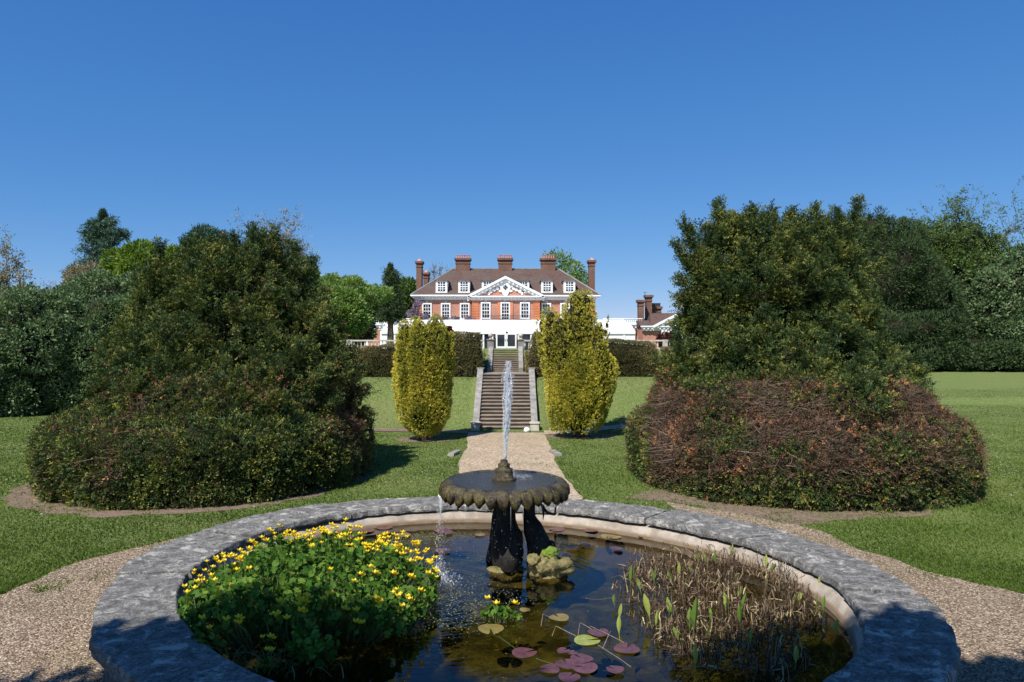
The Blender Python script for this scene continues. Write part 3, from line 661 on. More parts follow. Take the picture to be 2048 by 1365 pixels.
ORD = 'first second third fourth fifth sixth seventh eighth ninth tenth eleventh twelfth thirteenth fourteenth fifteenth sixteenth seventeenth eighteenth nineteenth twentieth twenty-first twenty-second twenty-third twenty-fourth twenty-fifth twenty-sixth twenty-seventh twenty-eighth twenty-ninth thirtieth thirty-first thirty-second thirty-third thirty-fourth thirty-fifth thirty-sixth thirty-seventh thirty-eighth'.split()
def rank_labels(objs, fmt):
    for i, o in enumerate(sorted(objs, key=lambda o: o.location.x/o.location.y)): o['label'] = fmt % ORD[i]
def build_house():
    gz = 1.7; root = thing('country_house', 'large red brick country house with hipped tile roof and white pediment above the terrace', 'house', (hx(1011), HD, gz))
    x0, x1 = hx(832), hx(1190); cx0, cx1 = hx(945), hx(1079); zt = hz(598); D = HD-.9
    mb = MB(); mb.box(x0, x1, HD, HD+13, gz-.2, zt); mb.box(cx0, cx1, D, HD-.002, gz-.2, zt)
    mb.build('wall', M['brick'], root)
    # quoins and pilasters in rubbed brick
    mb = MB()
    for (a, b, y) in ((832, 843, HD), (1179, 1190, HD), (945, 958, D), (1066, 1079, D), (995.5, 1001, D), (1020.5, 1026, D)):
        n = 13; zz = hz(640); hh = (zt-zz)/n; mb = MB()
        if a in (995.5, 1020.5): mb.box(hx(a), hx(b), y-.1, y, hz(697), zt)
        else:
            mb.box(hx(a), hx(b), y-.04, y, zz-4*hh, zt)
            for i in range(-4, n): mb.box(hx(a)-.02, hx(b)+.02, y-.07, y-.041, zz+i*hh+.035, zz+(i+1)*hh-.035)
        mb.build('pilaster' if a in (995.5, 1020.5) else 'quoins', M['gauged'], root)
    mb = MB(); cornice(mb, x0, cx0-.06, HD, hz(590), hz(590)-hz(599.5), .62); 
    mb2 = MB(); cornice(mb2, cx1+.06, x1, HD, hz(590.5), hz(590.5)-hz(600), .62); mb.add(mb2.v, mb2.f)
    mb2 = MB(); cornice(mb2, cx0, cx1, D, hz(593), hz(593)-hz(601.5), .5); mb.add(mb2.v, mb2.f)
    mb.build('cornice', M['white'], root)
    # pediment
    mb = MB(); mb.prism([(cx0, hz(592.9)), (cx1, hz(592.9)), (hx(1011), hz(559))], D, HD+3.0); ty = mb.build('tympanum', M['brick'], root)
    mb = MB(); raking(mb, cx0-.55, hx(1011), cx1+.55, hz(592), hz(553.5), D, .62, .5); mb.build('pediment', M['white'], root)
    mb = MB(); c = (hx(1011), D-.08)                                   # carved cartouche with swags
    def disc(cx, cz, rx, rz, y0, y1, n=14): mb.prism([(cx+rx*math.cos(2*math.pi*i/n), cz+rz*math.sin(2*math.pi*i/n)) for i in range(n)], y0, y1)
    disc(c[0], hz(576.5), .62, .8, D-.16, D+.02); disc(c[0], hz(586), .4, .42, D-.13, D+.02)
    for s in (-1, 1):
        for (dx, pz, rx, rz) in ((.7, 572.5, .32, .3), (1.0, 578, .3, .26), (1.35, 581, .34, .24), (1.75, 583.5, .3, .34), (2.0, 588, .22, .3), (2.45, 586, .3, .18), (.62, 583, .3, .2)):
            disc(c[0]+s*dx, hz(pz), rx*.72, rz*.72, D-.11-.004*dx, D+.02, 9)
    mb.build('carved_ornament', M['white'], root)
    mb = MB()
    for (dx, py) in ((0, 573), (-.17, 576), (.17, 576), (0, 579)): mb.prism([(c[0]+dx+.13*a, hz(py)+.17*b) for a, b in ((1,0),(0,1),(-1,0),(0,-1))], D-.19, D-.161)
    mb.build('shield_lozenges', M['iron'], root)
    # roof
    mb = MB(); ez = hz(590); e0, e1 = hx(822.5), hx(1199.5); ry = HD+6.5; rz = EYE+(682-538)*ry/F
    rx0, rx1 = (905-1024)*ry/F, (1117-1024)*ry/F; yb = HD+13.5; yf = HD-.6
    mb.add([(e0,yf,ez),(e1,yf,ez),(e1,yb,ez),(e0,yb,ez),(rx0,ry,rz),(rx1,ry,rz)], [(0,1,5,4),(1,2,5),(2,3,4,5),(3,0,4)])
    # roof of the pediment block running back into the main slope
    mb.add([(cx0-.55,D-.45,hz(592)+.02),(hx(1011),D-.45,hz(553.5)+.02),(cx1+.55,D-.45,hz(592)+.02),(cx0-.55,HD,hz(592)+.02),(hx(1011),HD+4.6,hz(553.5)+.02),(cx1+.55,HD,hz(592)+.02)], [(0,1,4,3),(1,2,5,4)])
    rf = mb.build('roof', M['tile'], root)
    mb = MB(); mb.box(rx0, rx1, ry-.12, ry+.12, rz-.03, rz+.09)
    for (a, b) in (((e0,yf,ez),(rx0,ry,rz)), ((e1,yf,ez),(rx1,ry,rz))): mb.tube([a, b], .09, 6)
    mb.build('ridge_tiles', M['lead_roof'], rf)
    def slope_y(z): return yf+(ry-yf)*(z-ez)/(rz-ez)
    for px in (883, 928, 975, 1047, 1094, 1139):
        a, b = hx(px-11.5), hx(px+11.5); z0, z1 = hz(584.5), hz(561.5); y = slope_y(z0)-.12; k = y/HD
        a, b = a*k, b*k; z0 = EYE+(682-584.5)*y/F; z1 = EYE+(682-561.5)*y/F
        mb = MB(); yb_ = slope_y(z1)+.5
        mb.box(a, b, y, yb_, z0, z1); dm = mb.build('dormer', M['white'], root)
        mb = MB(); xm = (a+b)/2; zp = z1+.75; o = .14
        yp = slope_y(zp)+.4
        mb.add([(a-o,y-o,z1),(b+o,y-o,z1),(b+o,yb_+.6,z1),(a-o,yb_+.6,z1),(xm,y+.75,zp),(xm,yp,zp)], [(0,1,4),(1,2,5,4),(2,3,5),(3,0,4,5),(0,3,2,1)])
        mb.build('dormer_roof', M['tile'], dm)
        g = .27; mb = MB(); mb.box(a+g, b-g, y-.02, y+.01, z0+.12, z1-.16); mb.build('pane', M['glass'], dm)
        mb = MB(); A0, A1, C0, C1 = a+g, b-g, z0+.12, z1-.16
        for i in range(1, 3): xx = A0+(A1-A0)*i/3; mb.box(xx-.035, xx+.035, y-.06, y-.022, C0, C1)
        for j in range(1, 4): zz = C0+(C1-C0)*j/4; hh = .06 if j == 2 else .035; mb.box(A0, A1, y-.065, y-.024, zz-hh, zz+hh)
        mb.box(a-.03, b+.03, y-.1, y, z0-.08, z0+.02); mb.build('glazing_bars', M['white'], dm)
    # stacks
    for (a, b) in ((912, 940), (997, 1024), (1082, 1110)):
        k = (HD+6.5)/HD; chimney_stack(root, hx(a)*k, hx(b)*k, ry-.6, ry+.6, rz-.8, EYE+(682-516)*(HD+6)/F, 6)
    for (a, b, t, bt, dy) in ((832.5, 843, 522, 592, 3.2), (1178.5, 1190, 520, 592, 3.2), (846.5, 856, 545, 585, 8)):
        k = (HD+dy)/HD; st = chimney_stack(root, hx(a)*k, hx(b)*k, HD+dy, HD+dy+1.4, hz(bt)-1, EYE+(682-t)*(HD+dy)/F, 0)
        cx = hx((a+b)/2)*k; mb = MB(); zt_ = EYE+(682-t)*(HD+dy)/F
        mb.add([(cx-.3,HD+dy+.2,zt_),(cx+.3,HD+dy+.2,zt_),(cx+.3,HD+dy+1,zt_),(cx-.3,HD+dy+1,zt_),(cx,HD+dy+.6,zt_+.42)], [(0,1,4),(1,2,4),(2,3,4),(3,0,4)]); mb.build('chimney_cap', M['pot'], st)
    # rear wings' roofs showing beside the hips
    for (a, b, t) in ((842, 885, 560), (1140, 1182, 564)):
        mb = MB(); y0 = HD+10; k = y0/HD; z = EYE+(682-t)*y0/F; mb.add([(hx(a)*k,y0,ez-.5),(hx(b)*k,y0,ez-.5),(hx(b)*k,y0+4,z),(hx(a)*k,y0+4,z),(hx(b)*k,y0+8,ez-.5),(hx(a)*k,y0+8,ez-.5)], [(0,1,2,3),(3,2,4,5),(0,3,5),(1,4,2)]); mb.build('rear_roof', M['tile'], root)
    # first floor windows
    for px in (854, 891.5, 929.5, 1092.5, 1130, 1167.5): window(root, hx(px-9.7), hx(px+9.7), hz(638), hz(606), HD, 3, 4)
    for px in (972, 1049.5): window(root, hx(px-9.7), hx(px+9.7), hz(638), hz(605), D, 3, 4)
    window(root, hx(1001.2), hx(1020.3), hz(643), hz(605), D, 3, 5, sill=False)
    for px in (854, 891.5, 929.5, 972, 1049.5, 1092.5, 1130, 1167.5):            # ground floor behind the marquee
        window(root, hx(px-9.7), hx(px+9.7), hz(688), hz(656), D if 950 < px < 1070 else HD, 3, 4)
    mb = MB()
    for px in (854, 891.5, 929.5, 972, 1010.7, 1049.5, 1092.5, 1130, 1167.5):
        y = D if 950 < px < 1070 else HD; x = hx(px); z = hz(605.6); mb.prism([(x-.14,z),(x+.14,z),(x+.2,z+.3),(x-.2,z+.3)], y-.12, y)
    mb.build('keystones', M['pale_stone'], root)
    mb = MB()                                                          # balcony railing
    y = D-.55; z0, z1 = hz(639), hz(632); mb.box(hx(966), hx(1060), y-.02, y+.02, z1-.04, z1); mb.box(hx(966), hx(1060), y-.02, y+.02, z0, z0+.03)
    n = 44
    for i in range(n+1): xx = hx(966)+(hx(1060)-hx(966))*i/n; mb.box(xx-.012, xx+.012, y-.012, y+.012, z0, z1)
    mb.box(hx(964), hx(1062), y-.1, D, z0-.12, z0-.002); mb.build('balcony', M['iron'], root)
    for px in (944, 1080.5): MB().tube([(hx(px), HD-.12, hz(600)), (hx(px), HD-.12, gz)], .07, 6).build('drainpipe', M['iron'], root)
    return root
build_house()

def climber(name, label, px_list, d, m, seed, n=260, W=.1, group=None):
    rng = np.random.default_rng(seed); pts = []
    for (px, py, rx, ry, k) in px_list:
        c = P(px, py, d); u = rng.normal(size=(int(k), 3))*.45; pts.append(np.array(c)[None]+u*np.array([rx*d/F, .28, ry*d/F]))
    p = np.concatenate(pts); nn = nrmz(rng.normal(size=p.shape)+np.array([0,-1,.3]))
    b0 = P(px_list[0][0], 697, d); root = thing(name, label, 'climbing plant', (b0.x, d, 1.72), group)
    V, Q, idx, b = leaves(p, nn, rng, .16, 14, .15, .1, .8, -.1, .9)
    fast_mesh('foliage', V, Q, .5*rng.random(len(p))[idx]+.5*rng.random(len(b)), m, root)
    mb = MB(); rr = random.Random(seed)
    for (px, py, *_r) in px_list: limb(mb, (b0.x, d+.1, 1.7), P(px, py, d)+Vector((0,.1,0)), .06, .02, .2, 5, 6, rr)
    mb.build('stem', M['bark'], root)
climber('wisteria', 'pale lilac wisteria climbing the left corner of the brick house', [(832, 618, 7, 16, 120), (826, 632, 12, 12, 160), (846, 638, 12, 7, 90), (838, 607, 5, 9, 40)], 88.8, M['wisteria'], 5)
climber('wisteria', 'low lilac wisteria under the upstairs windows left of the balcony', [(890, 638, 9, 3, 40), (910, 638, 10, 3, 45), (938, 637, 9, 3, 40), (870, 637, 8, 4, 40)], 88.9, M['wisteria'], 6)

# ------------------------------------------------------------------ marquee in front of the house
def build_marquee():
    d = 82.0; x = lambda px: (px-1024)*d/F; z = lambda py: EYE+(682-py)*d/F
    root = thing('marquee', 'long white canvas marquee with glazed doors along the front of the house', 'marquee', (x(1011), d, 1.7))
    yr = 86.5; zr = EYE+(682-639.5)*yr/F; ze = z(664); kr = yr/F
    e0, e1 = x(763), x(1270); r0, r1 = (792-1024)*kr, (1246-1024)*kr; yb = 88.7
    mb = MB(); n = 12
    fx = [e0+(e1-e0)*i/n for i in range(n+1)]; rx = [r0+(r1-r0)*i/n for i in range(n+1)]
    for i in range(n):
        xm = (fx[i]+fx[i+1])/2; rm = (rx[i]+rx[i+1])/2
        mb.add([(fx[i],d-.2,ze),(xm,d-.2,ze-.0),(fx[i+1],d-.2,ze),(rx[i],yr,zr),(rm,yr,zr-.015),(rx[i+1],yr,zr),(xm,(d+yr)/2,(ze+zr)/2-.03),(fx[i],(d+yr)/2,(ze+zr)/2),(fx[i+1],(d+yr)/2,(ze+zr)/2)],
               [(0,1,6,7),(1,2,8,6),(7,6,4,3),(6,8,5,4)])
    mb.add([(e0,d-.2,ze),(r0,yr,zr),(e0,yb,ze)], [(0,1,2)]); mb.add([(e1,d-.2,ze),(r1,yr,zr),(e1,yb,ze)], [(0,2,1)])
    mb.add([(r0,yr,zr),(r1,yr,zr),(e1,yb,ze),(e0,yb,ze)], [(0,1,2,3)])
    mb.build('canvas_roof', M['canvas'], root)
    mb = MB(); mb.box(e0, e1, d-.22, d-.14, ze-.22, ze); mb.build('valance', M['canvas'], root)
    mb = MB()
    for i in range(n+1): mb.tube([(fx[i],d-.23,ze+.02),(rx[i],yr,zr+.02)], .03, 5)
    mb.build('roof_seams', M['white'], root)
    mb = MB(); zb = 1.7
    mb.box(e0, x(905), d-.1, d, zb, ze-.22); mb.box(x(1160), e1, d-.1, d, zb, ze-.22)
    mb.box(e0, e0+.06, d, yb, zb, ze-.05); mb.box(e1-.06, e1, d, yb, zb, ze-.05)
    mb.build('canvas_wall', M['canvas'], root)
    mb = MB()
    for px in (905, 930, 948, 967, 985, 1037, 1042.5, 1062, 1082, 1102, 1122, 1142, 1160, 1196, 1248, 790, 825, 865): mb.box(x(px-1.6), x(px+1.6), d-.16, d-.1 if px in (1196,1248,790,825,865) else d, zb, ze-.22)
    mb.build('posts', M['white'], root)
    mb = MB(); mb.box(x(905), x(990), d-.04, d-.02, zb, ze-.22); mb.box(x(1035), x(1160), d-.04, d-.02, zb, ze-.22); mb.build('pane', M['glass'], root)
    for (a, b) in ((992, 1012), (1012.4, 1033)):
        A, B, z0, z1 = x(a), x(b), z(697), z(666.5); fr = .16; mb = MB()
        mb.box(A, A+fr, d-.3, d-.2, z0, z1); mb.box(B-fr, B, d-.3, d-.2, z0, z1); mb.box(A+fr, B-fr, d-.3, d-.2, z1-fr, z1); mb.box(A+fr, B-fr, d-.3, d-.2, z0, z0+.24)
        f = mb.build('door', M['white'], root); MB().box(A+fr, B-fr, d-.26, d-.23, z0+.24, z1-fr).build('pane', M['glass'], f)
        xm = B-.1 if a == 992 else A+.1; MB().box(xm-.02, xm+.02, d-.36, d-.302, z0+.85, z0+1.05).build('handle', M['iron'], f)
    mb = MB(); mb.tube([(x(1013.5), d-.3, ze), (x(1013.5), d-.3, ze+.32)], .03, 5); mb.box(x(1013)-.08, x(1014)+.08, d-.34, d-.28, ze-.1, ze+.04)
    mb.build('lamp_bracket', M['iron'], root)
build_marquee()

# ------------------------------------------------------------------ flanking colonnades and the right-hand pavilion
def balustrade(parent, x0, x1, y, z0, z1, n, m, bw, piers=()):
    h = z1-z0; mb = MB(); mb.box(x0, x1, y-bw*1.2, y+bw*1.2, z1-h*.16, z1); mb.build('handrail', m, parent)
    mb = MB(); mb.box(x0, x1, y-bw*1.2, y+bw*1.2, z0, z0+h*.14); mb.build('plinth', m, parent)
    s = (x1-x0)/n; base = None; a, b = z0+h*.14, z1-h*.16; H = b-a
    prof = [(bw*.8,0),(bw*.8,H*.06),(bw*.45,H*.12),(bw*.95,H*.36),(bw*.6,H*.6),(bw*.38,H*.75),(bw*.42,H*.88),(bw*.8,H*.94),(bw*.8,H)]
    for i in range(n):
        xx = x0+s*(i+.5)
        if any(abs(xx-p) < s*.8 for p in piers): continue
        mb = MB(); mb.lathe(prof, xx, y, a, 8); mb.build('baluster', m, parent)
    for p in piers:
        mb = MB(); mb.box(p-bw*2.6, p+bw*2.6, y-bw*1.6, y+bw*1.6, z0, z1+.02*h); mb.build('pier', m, parent)
def colonnade(side):
    d = 88.0; x = lambda px: (px-1024)*d/F; z = lambda py: EYE+(682-py)*d/F
    if side < 0: a, b, lab = 672, 826, 'white columned loggia with a roof balustrade left of the house'
    else: a, b, lab = 1206, 1285, 'white columned loggia with a roof balustrade right of the house'
    root = thing('loggia', lab, 'loggia', (x((a+b)/2), d, 1.7))
    balustrade(root, x(a), x(b), d, z(646.5), z(636.5), int((b-a)/3.9), M['white'], .085)
    mb = MB(); cornice(mb, x(a), x(b), d, z(646.6), .75, .35); mb.build('cornice', M['white'], root)
    mb = MB(); mb.box(x(a), x(b), d+3, d+3.2, 1.6, z(655)); mb.build('wall', M['brick'], root)
    k = 6 if side < 0 else 4
    for i in range(k):
        xx = x(a)+.4+(x(b)-x(a)-.8)*i/(k-1); mb = MB(); h = z(657.5)-1.7
        mb.lathe([(.3,0),(.3,.12),(.22,.2),(.21,h*.5),(.18,h-.25),(.25,h-.15),(.25,h-.05),(.2,h)], xx, d+.1, 1.7, 12); mb.build('column', M['white'], root)
colonnade(-1); colonnade(1)

def pavilion():
    d = 84.0; x = lambda px: (px-1024)*d/F; z = lambda py: EYE+(682-py)*d/F
    root = thing('garden_pavilion', 'single storey brick wing with white pediment and round window right of the marquee', 'pavilion', (x(1345), d, 1.7))
    mb = MB(); mb.box(x(1287), x(1322), d+.25, d+7, 1.6, z(655)); mb.box(x(1322), x(1400), d, d+7, 1.6, z(654.5)); mb.build('wall', M['brick'], root)
    mb = MB(); mb.prism([(x(1309), z(653)), (x(1393), z(653)), (x(1351), z(632))], d-.02, d+3); mb.build('tympanum', M['brick'], root)
    mb = MB(); raking(mb, x(1306), x(1351), x(1396), z(651.5), z(628.5), d-.02, .5, .4)
    mb2 = MB(); cornice(mb2, x(1287), x(1400), d, z(651.5), .55, .3); mb.add(mb2.v, mb2.f); mb.build('cornice', M['white'], root)
    mb = MB(); c = (x(1351), z(644.5)); n = 20
    mb.prism([(c[0]+.42*math.cos(2*math.pi*i/n), c[1]+.42*math.sin(2*math.pi*i/n)) for i in range(n)], d-.14, d); rw = mb.build('window', M['white'], root)
    mb = MB(); mb.prism([(c[0]+.17*math.cos(2*math.pi*i/n), c[1]+.17*math.sin(2*math.pi*i/n)) for i in range(n)], d-.16, d-.142); mb.build('pane', M['glass'], rw)
    mb = MB(); mb.box(x(1322.5), x(1399), d-.12, d-.002, z(690), z(657)); sc = mb.build('arched_screen', M['white'], root)
    mb = MB(); cx = x(1351); cz = z(679)
    for r in (1.05, 1.4):
        for k in range(16):
            t = math.pi*k/15; mb.box(cx+r*math.cos(t)-.05, cx+r*math.cos(t)+.05, d-.15, d-.122, cz+r*math.sin(t)-.05, cz+r*math.sin(t)+.05)
    mb.build('fanlight', M['iron'], sc)
    mb = MB(); zr = z(622.5); mb.add([(x(1309),d+2,z(651)),(x(1420),d+2,z(651)),(x(1420)*1.03,d+5.5,zr),(x(1309)*1.03,d+5.5,zr),(x(1420),d+9,z(651)),(x(1309),d+9,z(651))], [(0,1,2,3),(3,2,4,5),(0,3,5),(1,4,2)])
    mb.add([(x(1284),d+1,z(651)),(x(1309),d+1,z(651)),(x(1309),d+3.5,z(639)),(x(1284),d+3.5,z(639)),(x(1284),d+6,z(651)),(x(1309),d+6,z(651))], [(0,1,2,3),(0,3,4),(3,2,5,4)])
    mb.add([(x(1304),d+6,z(640)),(x(1352),d+6,z(640)),(x(1340),d+8,z(621)),(x(1318),d+8,z(627))], [(0,1,2,3)])
    mb.build('roof', M['tile'], root)
    for (a, b, t, dy, pots) in ((1277.5, 1288, 599.5, 5, 0), (1293, 1304, 590, 6, 0), (1305, 1322.5, 613, 7, 5)):
        k = (d+dy)/d; chimney_stack(root, x(a)*k, x(b)*k, d+dy, d+dy+1, z(648), EYE+(682-t)*(d+dy)/F, pots, potm='iron')
    mb = MB(); yy = d+6; k = yy/d; mb.tube([(x(1290)*k, yy, z(640)), (x(1290)*k, yy, z(577))], .03, 5)
    for pz, wd in ((578, .5), (584, .35)): mb.box(x(1290)*k-wd/2, x(1290)*k+wd/2, yy-.015, yy+.015, z(pz)-.015, z(pz)+.015)
    mb.build('aerial', M['iron'], root)
pavilion()

# ------------------------------------------------------------------ terrace balustrades and stairs
def CX(d): return -13*d/F
def terrace(side):
    d = 28.3; z0, z1 = EYE-.375, EYE+.045
    a, b = ((655, 968) if side < 0 else (1046, 1400)); xa, xb = (a-1024)*d/F, (b-1024)*d/F
    lab = 'weathered stone balustrade along the terrace left of the steps' if side < 0 else 'weathered stone balustrade along the terrace right of the steps'
    root = thing('stone_balustrade', lab, 'balustrade', ((xa+xb)/2, d, z0))
    ps = [(p-1024)*d/F for p in ((700, 800, 880) if side < 0 else (1100, 1180, 1260, 1330))]
    balustrade(root, xa, xb, d, z0+.06, z1, 44, M['pale_stone'], .035, ps)
    mb = MB(); mb.box(xa, xb, d-.07, d+.3, z0-.45, z0+.058); mb.build('retaining_wall', M['pale_stone'], root)
terrace(-1); terrace(1)

def stairs():
    root = thing('stone_staircase', 'long flight of worn stone garden steps rising in two flights to the terrace', 'steps', (CX(21.6), 21.6, 0))
    rr = random.Random(3)
    y0, y1, zt, n = 21.6, 24.7, 1.515, 16; c = CX(23); wd = .765
    for i in range(n):
        a = y0+(y1-y0)*i/n; z = zt*(i+1)/n; t = (y1-y0)/n; mb = MB(); j = rr.uniform(-.006,.006)
        mb.box(c-wd, c+wd, a+.02, a+t+.03, z-zt/n-.02, z-.022); mb.box(c-wd, c+wd, a-.022+j, a+t+.018+j, z-.0215, z)
        mb.build('step', M['step_top'], root)
    MB().box(c-wd, c+wd, y1+.05, 26.02, 1.3, 1.512).build('landing', M['step_top'], root)
    y2, y3, z2 = 26.0, 27.5, 2.265; n = 12; c2 = CX(26.8); w2 = .47
    for i in range(n):
        a = y2+(y3-y2)*i/n; z = 1.515+(z2-1.515)*(i+1)/n; t = (y3-y2)/n; mb = MB()
        mb.box(c2-w2, c2+w2, a+.012, a+t+.02, z-.09, z-.0145); mb.box(c2-w2, c2+w2, a-.012, a+t+.01, z-.014, z)
        mb.build('step', M['step_top'], root)
    MB().box(c2-.6, c2+.6, y3+.02, 28.9, 2.0, 2.262).build('top_landing', M['step_top'], root)
    for s in (-1, 1):
        a, b = c+s*wd, c+s*(wd+.19); a, b = min(a, b), max(a, b)
        mb = MB(); mb.xprism([(21.55, -.05), (24.85, 1.3), (24.85, 1.68), (21.62, .19), (21.55, .16)], a, b); mb.build('side_wall', M['wall_stone'], root)
        mb = MB(); mb.box(a-.03, b+.03, 21.42, 21.72, -.05, .2); mb.box(a-.05, b+.05, 21.40, 21.74, .2, .235); mb.build('foot_block', M['pale_stone'], root)
        mb = MB(); mb.box(a+.0, b-.0, 24.86, 25.1, 1.2, 1.66); mb.box(a-.03, b+.03, 24.83, 25.13, 1.66, 1.7); mb.build('pier', M['wall_stone'], root)
        a, b = c2+s*w2, c2+s*(w2+.16); a, b = min(a, b), max(a, b)
        mb = MB(); mb.xprism([(25.95, 1.4), (27.55, 2.1), (27.75, 2.34), (27.55, 2.4), (25.95, 1.66)], a, b); mb.build('side_wall', M['wall_stone'], root)
        cx = c2+s*(w2+.1); mb = MB(); mb.box(cx-.12, cx+.12, 27.78, 28.02, 2.0, 2.63); mb.box(cx-.15, cx+.15, 27.75, 28.05, 2.63, 2.67); pr = mb.build('pier', M['wall_stone'], root)
        mb = MB(); mb.lathe([(.07,0),(.07,.02),(.03,.04),(.035,.06)]+[(.092*math.sin(t), .148-.092*math.cos(t)) for t in np.linspace(.5, math.pi, 9)], cx, 27.9, 2.67, 14); mb.build('ball_finial', M['pale_stone'], pr, smooth=True)
stairs()

def slab(px, py, w_, lab, rot):
    x, y = G(px, py); mb = MB(); bm_ = [(-w_/2,-.3),(w_/2,-.32),(w_/2-.02,.3),(-w_/2+.01,.33)]
    ca, sa = math.cos(rot), math.sin(rot); pts = [(x+p*ca-q*sa, y+p*sa+q*ca) for p, q in bm_]
    mb.add([(p[0],p[1],-.02) for p in pts]+[(x+(p[0]-x)*.95,y+(p[1]-y)*.95,.07) for p in pts], [(4,5,6,7),(0,1,5,4),(1,2,6,5),(2,3,7,6),(3,0,4,7)])
    tag(mb.build('stone_kerb', M['wall_stone'], org=(x, y, 0)), lab, 'kerb stone')
slab(910, 909, .16, 'short grey stone kerb on the left edge of the gravel path', -.25); slab(1111, 909, .16, 'short grey stone kerb on the right edge of the gravel path', .2)
rr = random.Random(2); x, y = G(1054, 864); V0, F0 = ICO[3]; vv = V0*np.array([.1,.08,.075])*(1+.22*vn(V0, 2.2, 3))[:,None]+np.array([x, y, .05])
mb = MB(); mb.add(vv.tolist(), F0.tolist()); tag(mb.build('white_rock', M['white'], org=(x, y, 0), smooth=True), 'white rock lying at the foot of the steps', 'rock')

# ------------------------------------------------------------------ hedges
def hedge(label, px0, px1, d, dd, zb, zt0, zt1, seed, round_l=0, round_r=0, group='clipped hedges on the bank'):
    rng = np.random.default_rng(seed); x0, x1 = (px0-1024)*d/F, (px1-1024)*d/F
    root = thing('clipped_hedge', label, 'hedge', ((x0+x1)/2, d+dd/2, zb), group)
    def top(x): return zt0+(zt1-zt0)*(x-x0)/(x1-x0)
    def prof(x):
        f = 1.0
        if round_l: f *= np.clip(((x-x0)/round_l), 0, 1)**.35
        if round_r: f *= np.clip(((x1-x)/round_r), 0, 1)**.35
        return f
    n = int((x1-x0)*1500); x = x0+(x1-x0)*rng.random(n); face = rng.random(n); tz = zb+(top(x)-zb)*prof(x)
    z = zb+(tz-zb)*rng.random(n); y = np.full(n, d); nn = np.tile([0,-1.,0], (n,1)); t = face > .62; y[t] = d+dd*rng.random(t.sum()); z[t] = tz[t]; nn[t] = [0,0,1]
    e = face > .9; k = e.sum(); x[e] = np.where(rng.random(k) < .5, x0, x1); y[e] = d+dd*rng.random(k); tz2 = zb+(top(x[e])-zb)*(.6 if (round_l or round_r) else 1); z[e] = zb+(tz2-zb)*rng.random(k); nn[e] = np.stack([np.where(x[e] > (x0+x1)/2, 1., -1.), 0*x[e], 0*x[e]], 1)
    p = np.stack([x, y, z], 1); u = np.clip((z-zb)/(tz-zb+1e-3), 0, 1); p[:,1] += np.where(~t & ~e, .16*np.maximum(0, u-.75)/.25 + .1*np.maximum(0, .25-u)/.25, 0)
    p += nn*(.07*vn(p, 1.6, seed)+.05*vn(p, 5, seed))[:,None]
    V, Q, idx, b = leaves(p, nn, rng, .035, 6, .055, .02, .8, .25, .8)
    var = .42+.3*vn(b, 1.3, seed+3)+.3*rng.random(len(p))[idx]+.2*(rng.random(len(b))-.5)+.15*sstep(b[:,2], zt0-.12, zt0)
    fast_mesh('foliage', V, Q, np.clip(var, 0, 1), M['hedge'], root)
    k = 24; mb = MB(); vs = []
    for i in range(k+1):
        xx = x0+.04+(x1-x0-.08)*i/k; tt = float(zb+(top(xx)-zb)*max(.35, prof(xx)))-.06
        vs += [(xx, d+.06, zb-.1), (xx, d+.05, tt-.1), (xx, d+.16, tt), (xx, d+dd-.1, tt), (xx, d+dd-.05, zb-.1)]
    fs = [(5*i+j, 5*i+5+j, 5*i+6+j, 5*i+1+j) for i in range(k) for j in range(4)]+[(0,1,2,3,4), tuple(5*k+j for j in (4,3,2,1,0))]
    mb.add(vs, fs); mb.build('inner_branches', M['dark_wood'], root)
Z_ = lambda py, d: EYE+(682-py)*d/F
hedge('tall square clipped yew hedge beside the steps, left of the upper flight', 868, 963, 25.2, 1.2, 1.36, Z_(670, 25.2), Z_(670, 25.2), 21, .0, .12)
hedge('long low clipped yew hedge behind the left golden yew', 640, 866, 25.1, 1.0, 1.36, Z_(707, 25.1), Z_(684, 25.1), 22, .5, 0)
hedge('long clipped yew hedge with a rounded end behind the right golden yew', 1056, 1327, 25.2, 1.2, 1.36, Z_(667, 25.2), Z_(691, 25.2), 23, .25, .35)
hedge('low dark hedge beyond the rounded hedge end, below the terrace wall', 1330, 1460, 26.8, .8, 1.8, Z_(697, 26.8), Z_(697, 26.8), 24, 0, 0)

